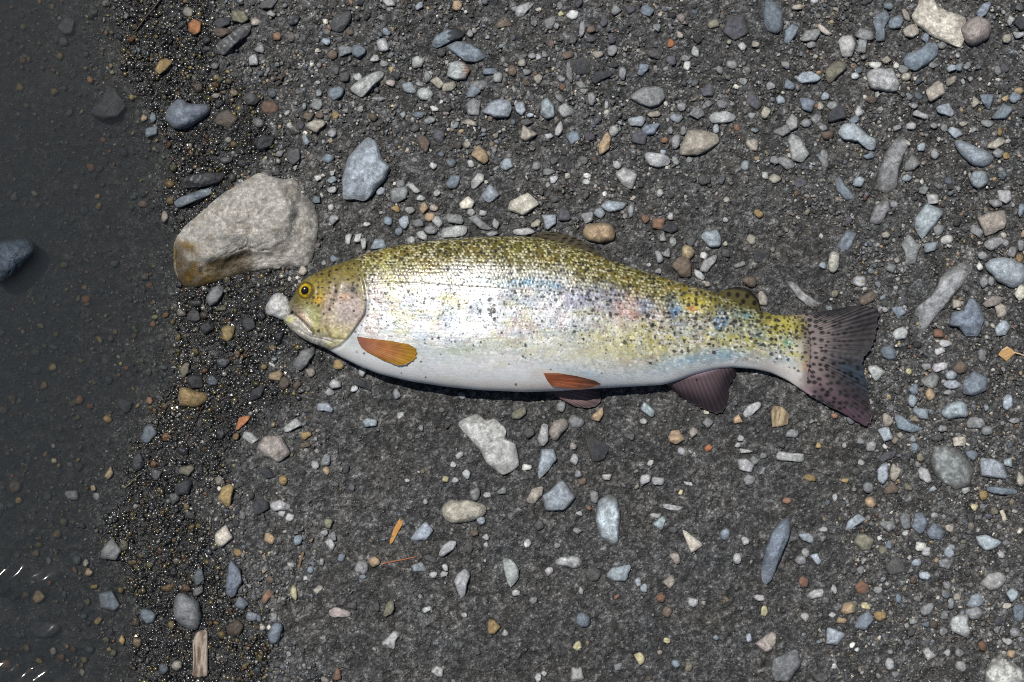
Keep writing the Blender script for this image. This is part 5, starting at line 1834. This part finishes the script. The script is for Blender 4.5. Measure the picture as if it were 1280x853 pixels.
# --- eye: golden iris round a black pupil, one clear bulge
def disc_dome(cx, cy, rx, ry, z0, h, colfun, seg=40, rg=10, ang=0.0):
    th = np.linspace(0, 2 * np.pi, seg, endpoint=False); s = np.linspace(0, 1, rg)
    a = math.radians(ang)
    u = np.cos(th)[None] * s[:, None]; v = np.sin(th)[None] * s[:, None]
    X_ = cx + rx * u * math.cos(a) - ry * v * math.sin(a); Y_ = cy + rx * u * math.sin(a) + ry * v * math.cos(a)
    Z_ = z0 + S * h * np.sqrt(np.clip(1 - (s * 0.995) ** 2, 0, 1))[:, None] + 0 * X_
    Cc = colfun(np.broadcast_to(s[:, None], X_.shape), np.broadcast_to(th[None], X_.shape))
    return P(X_, Y_, Z_).reshape(-1, 3), grid_faces(rg, seg, wrap=True), Cc.reshape(-1, 3)
m_eye, nt, b = new_mat("trout_eye")
ca = nt.nodes.new("ShaderNodeAttribute"); ca.attribute_name = "Col"
nt.links.new(ca.outputs["Color"], b.inputs["Base Color"])
b.inputs["Roughness"].default_value = 0.12
ze = float(body_z(EYE[0], EYE[1])) - S * 2.0
def iris_c(s, t):
    c = A_(206, 172, 36)[None, None] * (0.45 + 0.95 * vnoise(t * 6, s * 3, 3))[..., None]
    c = mixc(c, A_(60, 44, 16), smooth(0.80, 1.0, s) * 0.9)
    return mixc(c, A_(120, 84, 14), smooth(0.6, 0.5, s) * 0.6)
V, F, Cc = disc_dome(EYE[0], EYE[1], 9.0, 9.8, ze, 4.4, iris_c, ang=20)
eye = mesh_obj("eye", V - T0, F, m_eye, Cc, parent=trout)
V, F, Cc = disc_dome(EYE[0] - 0.8, EYE[1] - 0.2, 4.9, 5.4, ze + S * 3.5, 1.5, lambda s, t: np.full(s.shape + (3,), 0.006), ang=20)
mesh_obj("pupil", V - T0, F, m_eye, Cc, parent=eye)

# --- fins
def fin(name, base, edge, zb, ze, nt_, nr, rays, colfun, ragged=1.2, corr=0.7, thick=0.9, seed=1, bow=0.0, label=None, fold=0.0):
    B = resample(base, nt_); E = resample(edge, nt_)
    t = np.linspace(0, 1, nt_)
    tw = t + 0.03 * (vnoise(t * 9, 0 * t, seed + 70) - 0.5)
    ray = np.sin(2 * np.pi * rays * tw) * (0.45 + 0.75 * vnoise(t * rays * 0.8, 0 * t + 3, seed + 71))
    dirv = B - E; ln = np.maximum(np.hypot(*dirv.T), 1e-6)[:, None]
    rag = ragged * (0.55 * (1 - ray) / 2 + 1.3 * np.abs(vnoise(t * rays * 0.7, 0 * t, seed) - 0.35))
    E = E + dirv / ln * rag[:, None]
    q = np.linspace(0, 1, nr)
    X_ = B[None, :, 0] + (E - B)[None, :, 0] * q[:, None]; Y_ = B[None, :, 1] + (E - B)[None, :, 1] * q[:, None]
    zb = np.broadcast_to(np.asarray(zb(B[:, 0], B[:, 1]) if callable(zb) else zb, float), (nt_,))
    ze = np.broadcast_to(np.asarray(ze(E[:, 0], E[:, 1]) if callable(ze) else ze, float), (nt_,))
    zc = zb[None] + (ze - zb)[None] * q[:, None] + S * bow * np.sin(np.pi * q)[:, None]
    zc = zc + S * fold * (np.sin(t * 13 + seed) + 0.6 * np.sin(t * 29 + 2 * seed))[None] * (q ** 1.3)[:, None]
    zc = zc + S * corr * ray[None] * smooth(0.0, 0.3, q)[:, None] + S * 0.8 * (fbm(X_ / 9, Y_ / 9, seed + 40, 2) - 0.5)
    th_ = S * thick * (1 - 0.96 * q)[:, None]
    # every ray splits finely towards the edge
    Cc = colfun(X_, Y_, np.broadcast_to(q[:, None], X_.shape), np.broadcast_to(ray[None], X_.shape), np.broadcast_to(t[None], X_.shape))
    up = P(X_, Y_, zc + th_); dn = P(X_, Y_, zc - th_)
    n = nt_ * nr
    F = np.vstack([grid_faces(nr, nt_), grid_faces(nr, nt_, flip=True) + n])
    ring = np.r_[np.arange(nt_), np.arange(1, nr) * nt_ + nt_ - 1, (nr - 1) * nt_ + np.arange(nt_ - 2, -1, -1), np.arange(nr - 2, 0, -1) * nt_]
    r2 = np.roll(ring, -1)
    F = np.vstack([F, np.stack([ring, ring + n, r2 + n, r2], axis=1)])
    o = mesh_obj(name, np.vstack([up.reshape(-1, 3), dn.reshape(-1, 3)]) - T0, F, m_fin, np.vstack([Cc.reshape(-1, 3)] * 2), parent=trout)
    if label: o["label"] = label
    return o

def fin_spots(X_, Y_, cell, seed, rad, prob):
    ix = np.floor(X_ / cell); iy = np.floor(Y_ / cell); m = np.zeros_like(X_)
    for dx in (-1, 0, 1):
        for dy in (-1, 0, 1):
            jx = ix + dx; jy = iy + dy
            px_ = (jx + 0.15 + 0.7 * hsh(jx, jy, seed)) * cell; py_ = (jy + 0.15 + 0.7 * hsh(jx, jy, seed + 1)) * cell
            on = hsh(jx, jy, seed + 2) < prob
            m = np.maximum(m, np.where(on, smooth(rad + 0.6, rad - 0.6, np.hypot((X_ - px_) * 0.85, (Y_ - py_) * 1.15) * (0.8 + 0.5 * hsh(jx, jy, seed + 3))), 0))
    return m

def c_tail(X_, Y_, q, ray, t):
    c = np.broadcast_to(A_(74, 66, 69), X_.shape + (3,)).copy()
    c = mixc(c, A_(134, 121, 119), smooth(0.45, 0.08, q))
    c = mixc(c, A_(34, 30, 36), smooth(0.32, 0.78, q + 0.2 * (fbm(X_ / 8, Y_ / 8, 5, 3) - 0.5)))
    c = mixc(c, A_(104, 78, 92), np.exp(-((t - 0.80) / 0.1) ** 2) * 0.5)
    c = mixc(c, A_(150, 124, 138), np.exp(-((t - 0.97) / 0.03) ** 2) * smooth(0.95, 0.4, q) * 0.9)
    c = mixc(c, A_(78, 100, 118), np.exp(-((t - 0.55) / 0.06) ** 2) * smooth(0.35, 0.7, q) * 0.35)
    c = c * (1 + 0.08 * ray * smooth(0.3, 0.7, q))[..., None] * np.exp(0.5 * (fbm(X_ / 6, Y_ / 6, 6, 3) - 0.5))[..., None]
    sp = fin_spots(X_, Y_, 7.8, 905, 2.4, 0.95) * smooth(1.1, 0.85, q)
    return mixc(c, A_(18, 14, 17), sp * 0.95)
TAIL_E = [(1017, 391), (1040, 387), (1062, 382.5), (1078, 381), (1095, 384), (1101, 392), (1100, 404), (1098, 412), (1094, 428), (1090, 439), (1084, 446), (1080, 455),
          (1082, 466), (1085, 477), (1086, 490), (1088, 504), (1092, 518), (1090, 530), (1083, 535), (1062, 522), (1036, 509), (1017, 498.5)]
TAIL_B = [(1004, 392.5), (1007, 400), (1010, 410), (1012, 420), (1013, 432), (1013, 444), (1012, 456), (1009, 468), (1005, 478), (1001, 486.5)]
fin("tail_fin", TAIL_B, TAIL_E, lambda x, y: fM(1000) + 0 * x, lambda x, y: GF + S * (10 + 2 * np.sin(y / 17)), 300, 46, 42, c_tail, ragged=3.6, corr=0.20, thick=1.2, seed=3,
    label="spotted dark purplish forked tail fin", fold=1.3)

def c_pect(X_, Y_, q, ray, t):
    c = np.broadcast_to(A_(178, 116, 66), X_.shape + (3,)).copy()
    c = mixc(c, A_(146, 94, 82), smooth(0.5, 0.0, q) * 0.9)
    c = mixc(c, A_(168, 126, 40), smooth(0.55, 0.95, q))
    c = mixc(c, A_(120, 70, 50), smooth(0.12, 0.0, t) * 0.6)
    return c * (1 + 0.12 * ray * smooth(0.4, 0.8, q))[..., None] * np.exp(0.5 * (fbm(X_ / 6, Y_ / 6, 61, 3) - 0.5))[..., None]
fin("pectoral_fin", [(446, 421), (447, 425), (449, 430), (452, 435)], [(464, 423.5), (490, 426.5), (511, 430.5), (521, 436), (523.5, 442), (519, 450), (508, 456.5), (499, 458), (480, 451.5), (460, 441)],
    lambda x, y: body_z(x, y) + S * 1.0, lambda x, y: body_z(x, np.minimum(y, 452)) + S * 2.6, 140, 36, 24, c_pect, ragged=2.2, corr=0.16, thick=1.0, seed=5,
    label="orange pectoral fin folded against the flank", bow=1.0, fold=0.5)

def c_pelv(X_, Y_, q, ray, t):
    c = np.broadcast_to(A_(160, 92, 62), X_.shape + (3,)).copy()
    c = mixc(c, A_(92, 66, 54), smooth(0.45, 0.95, q + 0.25 * (t - 0.5)) * 0.9)
    c = mixc(c, A_(186, 140, 116), smooth(0.15, 0.0, t) * 0.7)
    return c * (1 + 0.08 * ray)[..., None] * np.exp(0.4 * (fbm(X_ / 6, Y_ / 6, 62, 3) - 0.5))[..., None]
fin("pelvic_fin", [(679, 466.5), (681, 470), (684, 476), (689, 482)], [(697, 466.5), (722, 470.5), (744, 476), (752, 480.5), (744, 484.5), (726, 487.5), (706, 486), (694, 484)],
    lambda x, y: body_z(x, y) + S * 1.0, lambda x, y: body_z(np.minimum(x, 735), np.minimum(y, 481)) + S * 2.5, 100, 30, 15, c_pelv, ragged=0.8, corr=0.15, seed=6,
    label="orange brown upper pelvic fin")
def c_pelv2(X_, Y_, q, ray, t):
    c = np.broadcast_to(A_(138, 114, 112), X_.shape + (3,)).copy()
    c = mixc(c, A_(70, 58, 62), smooth(0.6, 1.0, q) * 0.8)
    return c * (1 + 0.28 * ray)[..., None]
fin("pelvic_fin", [(690, 480), (688, 484), (687, 487), (688, 490)], [(720, 483), (748, 485), (751.5, 492), (752, 501), (746, 508), (735, 510.5), (720, 509), (702, 500)],
    GF + S * 16, GF + S * 7, 100, 30, 15, c_pelv2, ragged=0.9, corr=0.35, seed=7, label="dull purplish lower pelvic fin")
def c_anal(X_, Y_, q, ray, t):
    c = np.broadcast_to(A_(104, 88, 93), X_.shape + (3,)).copy()
    c = mixc(c, A_(196, 168, 180), smooth(0.22, 0.0, q) * 0.9)
    c = mixc(c, A_(52, 44, 49), smooth(0.25, 0.85, q + 0.3 * t - 0.1))
    sp = smooth(2.6, 1.6, np.hypot(X_ - 841, Y_ - 476.5)) + smooth(1.8, 1.0, np.hypot(X_ - 871, Y_ - 475))
    return mixc(c * (1 + 0.20 * ray * smooth(0.1, 0.3, q))[..., None], A_(24, 20, 24), np.clip(sp, 0, 1))
fin("anal_fin", [(829, 477), (845, 471), (862, 465), (880, 459), (897, 456), (915, 457)], [(836, 484), (848, 494), (861, 503.5), (876, 510.5), (888, 515.5), (897, 518), (903, 516), (909, 508), (912, 499), (911, 490), (912, 482), (917, 474), (921, 466)],
    lambda x, y: fM(x) + S * 4, GF + S * 5, 160, 40, 18, c_anal, ragged=2.0, corr=0.25, seed=8, label="dark purplish fan shaped anal fin", fold=1.6)
def c_adip(X_, Y_, q, ray, t):
    c = np.broadcast_to(A_(84, 78, 42), X_.shape + (3,)).copy()
    c = mixc(c, A_(28, 24, 18), smooth(0.70, 0.88, q) * smooth(0.05, 0.2, t))
    sp = sum(smooth(4.0, 2.8, np.hypot((X_ - a) * 1.2, Y_ - b2)) for a, b2 in ((911, 368), (922, 369), (934, 370), (943, 379), (929, 377)))
    return mixc(c, A_(24, 22, 18), np.clip(sp, 0, 1))
fin("adipose_fin", [(893, 368), (905, 373), (920, 379), (936, 385), (948, 389)], [(901, 365), (910, 360.5), (920, 358.5), (930, 359.5), (937, 362.5), (944, 368.5), (949, 376), (951, 386)],
    lambda x, y: fM(x) + S * 3, lambda x, y: fM(x) - S * 2, 60, 16, 4, c_adip, ragged=0.2, corr=0.1, seed=9, label="small olive adipose fin with black rim")
def c_dors(X_, Y_, q, ray, t):
    c = np.broadcast_to(A_(84, 78, 62), X_.shape + (3,)).copy()
    c = mixc(c, A_(120, 108, 60), smooth(0.5, 0.0, q) * 0.6)
    c = c * (1 + 0.35 * ray)[..., None]
    return mixc(c, A_(24, 24, 22), fin_spots(X_ * 0.55, Y_ * 1.5, 6.0, 933, 2.0, 0.75) * 0.85)
fin("dorsal_fin", [(660, 299), (680, 302), (702, 308), (725, 316), (748, 324)], [(666, 293), (678, 290), (690, 289.5), (704, 291), (716, 295), (729, 301), (741, 309), (752, 317), (762, 325.5)],
    lambda x, y: fM(x) + S * 6, lambda x, y: fM(x) - S * 8, 120, 24, 11, c_dors, ragged=0.8, corr=0.7, seed=10, label="folded dark spotted dorsal fin")
# ---------------------------------------------------------------- plant litter: twigs, needle, leaf, wood
m_wood = rock_material("dead_wood", 0.75, 0.35, 0.25, 500, 0.6, 1200)

def stick(name, pts, r0, r1, col, label, cat, lift=1.0, seg=8, n=26, seed=1):
    p = resample(pts, n); t = np.linspace(0, 1, n)
    rng = np.random.default_rng(seed)
    p = p + 0.5 * np.stack([vnoise(t * 7, 0 * t, seed) - 0.5, vnoise(t * 7, 0 * t + 9, seed) - 0.5], axis=1) * 2
    rad = (r0 + (r1 - r0) * t) * (0.85 + 0.3 * vnoise(t * 12, 0 * t, seed + 2))
    rad[0] *= 0.6; rad[-1] *= 0.4
    z = np.maximum(ground_z(p[:, 0], p[:, 1]), -0.002) + S * (lift + rad)
    d = np.gradient(p, axis=0); d /= np.hypot(*d.T)[:, None]
    nrm = np.stack([-d[:, 1], d[:, 0]], axis=1)
    th = np.linspace(0, 2 * np.pi, seg, endpoint=False)
    X_ = p[:, 0, None] + nrm[:, 0, None] * rad[:, None] * np.cos(th)[None]; Y_ = p[:, 1, None] + nrm[:, 1, None] * rad[:, None] * np.cos(th)[None]
    Z_ = z[:, None] + S * rad[:, None] * np.sin(th)[None]
    V = P(X_, Y_, Z_).reshape(-1, 3); F = grid_faces(n, seg, wrap=True)
    caps = []
    C = alb(col)[None] * np.exp(0.5 * (np.repeat(vnoise(t * 20, 0 * t, seed + 4), seg) - 0.5))[:, None]
    W = np.full(len(V), float(np.clip(wetness(*p[n // 2]), 0, 1)))
    o = mesh_obj(name, V, F, m_wood, C, W, origin=P(p[0, 0], p[0, 1], float(z[0]) - S * rad[0]))
    return tag(o, label, cat)

stick("twig", [(203, -4), (190, 12), (178, 27), (166, 42), (157, 54)], 1.3, 0.7, (104, 84, 68), "thin brown twig crossing the waterline at the top left", "twig", lift=3, seed=2)
stick("twig", [(379, 186), (384, 195), (390, 205), (396, 214)], 1.2, 0.8, (98, 84, 70), "short dull twig between the light boulder and the pale blue stone", "twig", lift=2, seed=3)
stick("conifer_needle", [(477, 705), (490, 702.5), (505, 699.5), (522, 696)], 0.95, 0.6, (176, 112, 78), "fine reddish needle lying on bare soil", "needle", lift=1.5, seed=4)
stick("grass_stalk", [(155, 611), (163, 604), (170, 597), (178, 590)], 0.8, 0.5, (176, 168, 150), "short pale stalk on the dark shallow margin", "stalk", lift=3, seed=5)
stick("twig", [(254, 506), (246, 522), (237, 542), (229, 561)], 0.8, 0.5, (96, 62, 46), "hair thin reddish twig below the amber wet stone", "twig", lift=3, seed=6)
stick("wood_splinter", [(1252, 638), (1256, 651)], 2.8, 3.0, (214, 204, 180), "short cream splinter near the right edge", "splinter", lift=1, seed=7, n=14)
stick("wood_splinter", [(379, 690), (376, 701), (373, 713)], 2.0, 1.6, (128, 104, 78), "dull brown splinter left of the long yellow sliver", "splinter", lift=0.5, seed=8, n=14)

def slab(name, poly, h, colfun, label, cat, n=44, rings=14, lift=0.5, furrow=0.0, fang=0.0, fper=3.0, seed=1, wet=None):
    """flat piece of wood or leaf with grain along the angle fang"""
    th = np.linspace(0, 2 * np.pi, n, endpoint=False)
    r, c, A = polar(poly, th)
    s = np.sin(np.linspace(0, 1, rings) * np.pi / 2)
    X_ = np.cos(th)[None] * r[None] * s[:, None]; Y_ = np.sin(th)[None] * r[None] * s[:, None]
    a = math.radians(fang)
    u = -X_ * math.sin(a) * -1 * 0 + (X_ * math.sin(a) + Y_ * math.cos(a)); l_ = X_ * math.cos(a) - Y_ * math.sin(a)
    g = fbm(u / fper * 1.0, l_ / (fper * 9), seed, 3)
    Z_ = h * np.power(np.clip(1 - s ** 6, 0, 1), 0.5)[:, None] + furrow * (g - 0.5) * 2 * (1 - s ** 8)[:, None]
    X_ = np.vstack([X_, X_[-1:] * 0.98, X_[-1:] * 0.9]); Y_ = np.vstack([Y_, Y_[-1:] * 0.98, Y_[-1:] * 0.9]); Z_ = np.vstack([Z_, np.full((1, n), -0.4 * h), np.full((1, n), -0.8 * h)])
    g = np.vstack([g, g[-1:], g[-1:]])
    gz = float(np.maximum(ground_z(c[0], c[1]), -0.001))
    V = P(X_ + c[0], Y_ + c[1], gz + S * (lift + Z_))
    C = colfun(X_, Y_, g)
    w_ = float(np.clip(wetness(*c), 0, 1)) if wet is None else wet
    o = mesh_obj(name, V.reshape(-1, 3), grid_faces(X_.shape[0], n, wrap=True), m_wood, C.reshape(-1, 3), np.full(X_.size, w_), origin=P(c[0], c[1], gz))
    return tag(o, label, cat)

def two(c1, c2):
    a_, b_ = alb(c1), alb(c2)
    return lambda X_, Y_, g: a_ + smooth(0.35, 0.65, g)[..., None] * (b_ - a_)

slab("wood_sliver", np.array([(667, 165), (668, 140), (690, 80), (718, 32), (735, 35), (735, 60), (705, 115), (680, 160)]) / 4 + np.array([320, 640]), 2.2,
     two((196, 140, 74), (226, 178, 110)), "long yellow wood sliver standing upright in the picture on bare soil", "sliver", furrow=0.5, fang=63, seed=4)
slab("driftwood_chip", np.array([(962, 650), (985, 600), (1035, 585), (1042, 640), (1040, 820), (1000, 830), (960, 822), (965, 740)]) / 4 + np.array([0, 640]), 4.5,
     two((112, 96, 84), (190, 174, 158)), "grey brown grooved driftwood chip below the large wet grey stone", "driftwood", n=64, rings=22, furrow=2.2, fang=90, fper=2.4, seed=9, wet=0.25, lift=1.5)
slab("weathered_wood_chip", np.array([(15, 350), (30, 325), (70, 330), (105, 365), (100, 420), (60, 430), (20, 435)]) / 4 + np.array([960, 426]), 2.6,
     two((120, 104, 82), (184, 166, 132)), "square beige weathered wood chip below the tail root", "wood chip", furrow=1.3, fang=80, fper=2.6, seed=12, lift=3.2)

leaf_root = bpy.data.objects.new("dry_leaf", None)
COL.objects.link(leaf_root)
leaf_root.location = P(1258.0, 443.0, float(ground_z(1258, 443)))
tag(leaf_root, "curled dry tan leaf scrap with a stem at the right edge", "leaf")
lb = slab("blade", np.array([(1145, 70), (1165, 45), (1190, 28), (1215, 40), (1235, 62), (1215, 80), (1190, 105), (1170, 90)]) / 3.9875 + np.array([960, 426]), 2.4,
          two((196, 156, 104), (226, 196, 150)), None, None, furrow=1.4, fang=20, fper=3.5, seed=21, lift=3.5)
ls = stick("stem", [(1267, 441), (1273, 442), (1284, 446)], 1.0, 0.9, (206, 182, 146), None, None, lift=4, seed=22, n=12)
for ch in (lb, ls):
    ch.parent = leaf_root
    ch.location = Vector(ch.location) - Vector(leaf_root.location)
    for k in ("label", "category"):
        if k in ch: del ch[k]
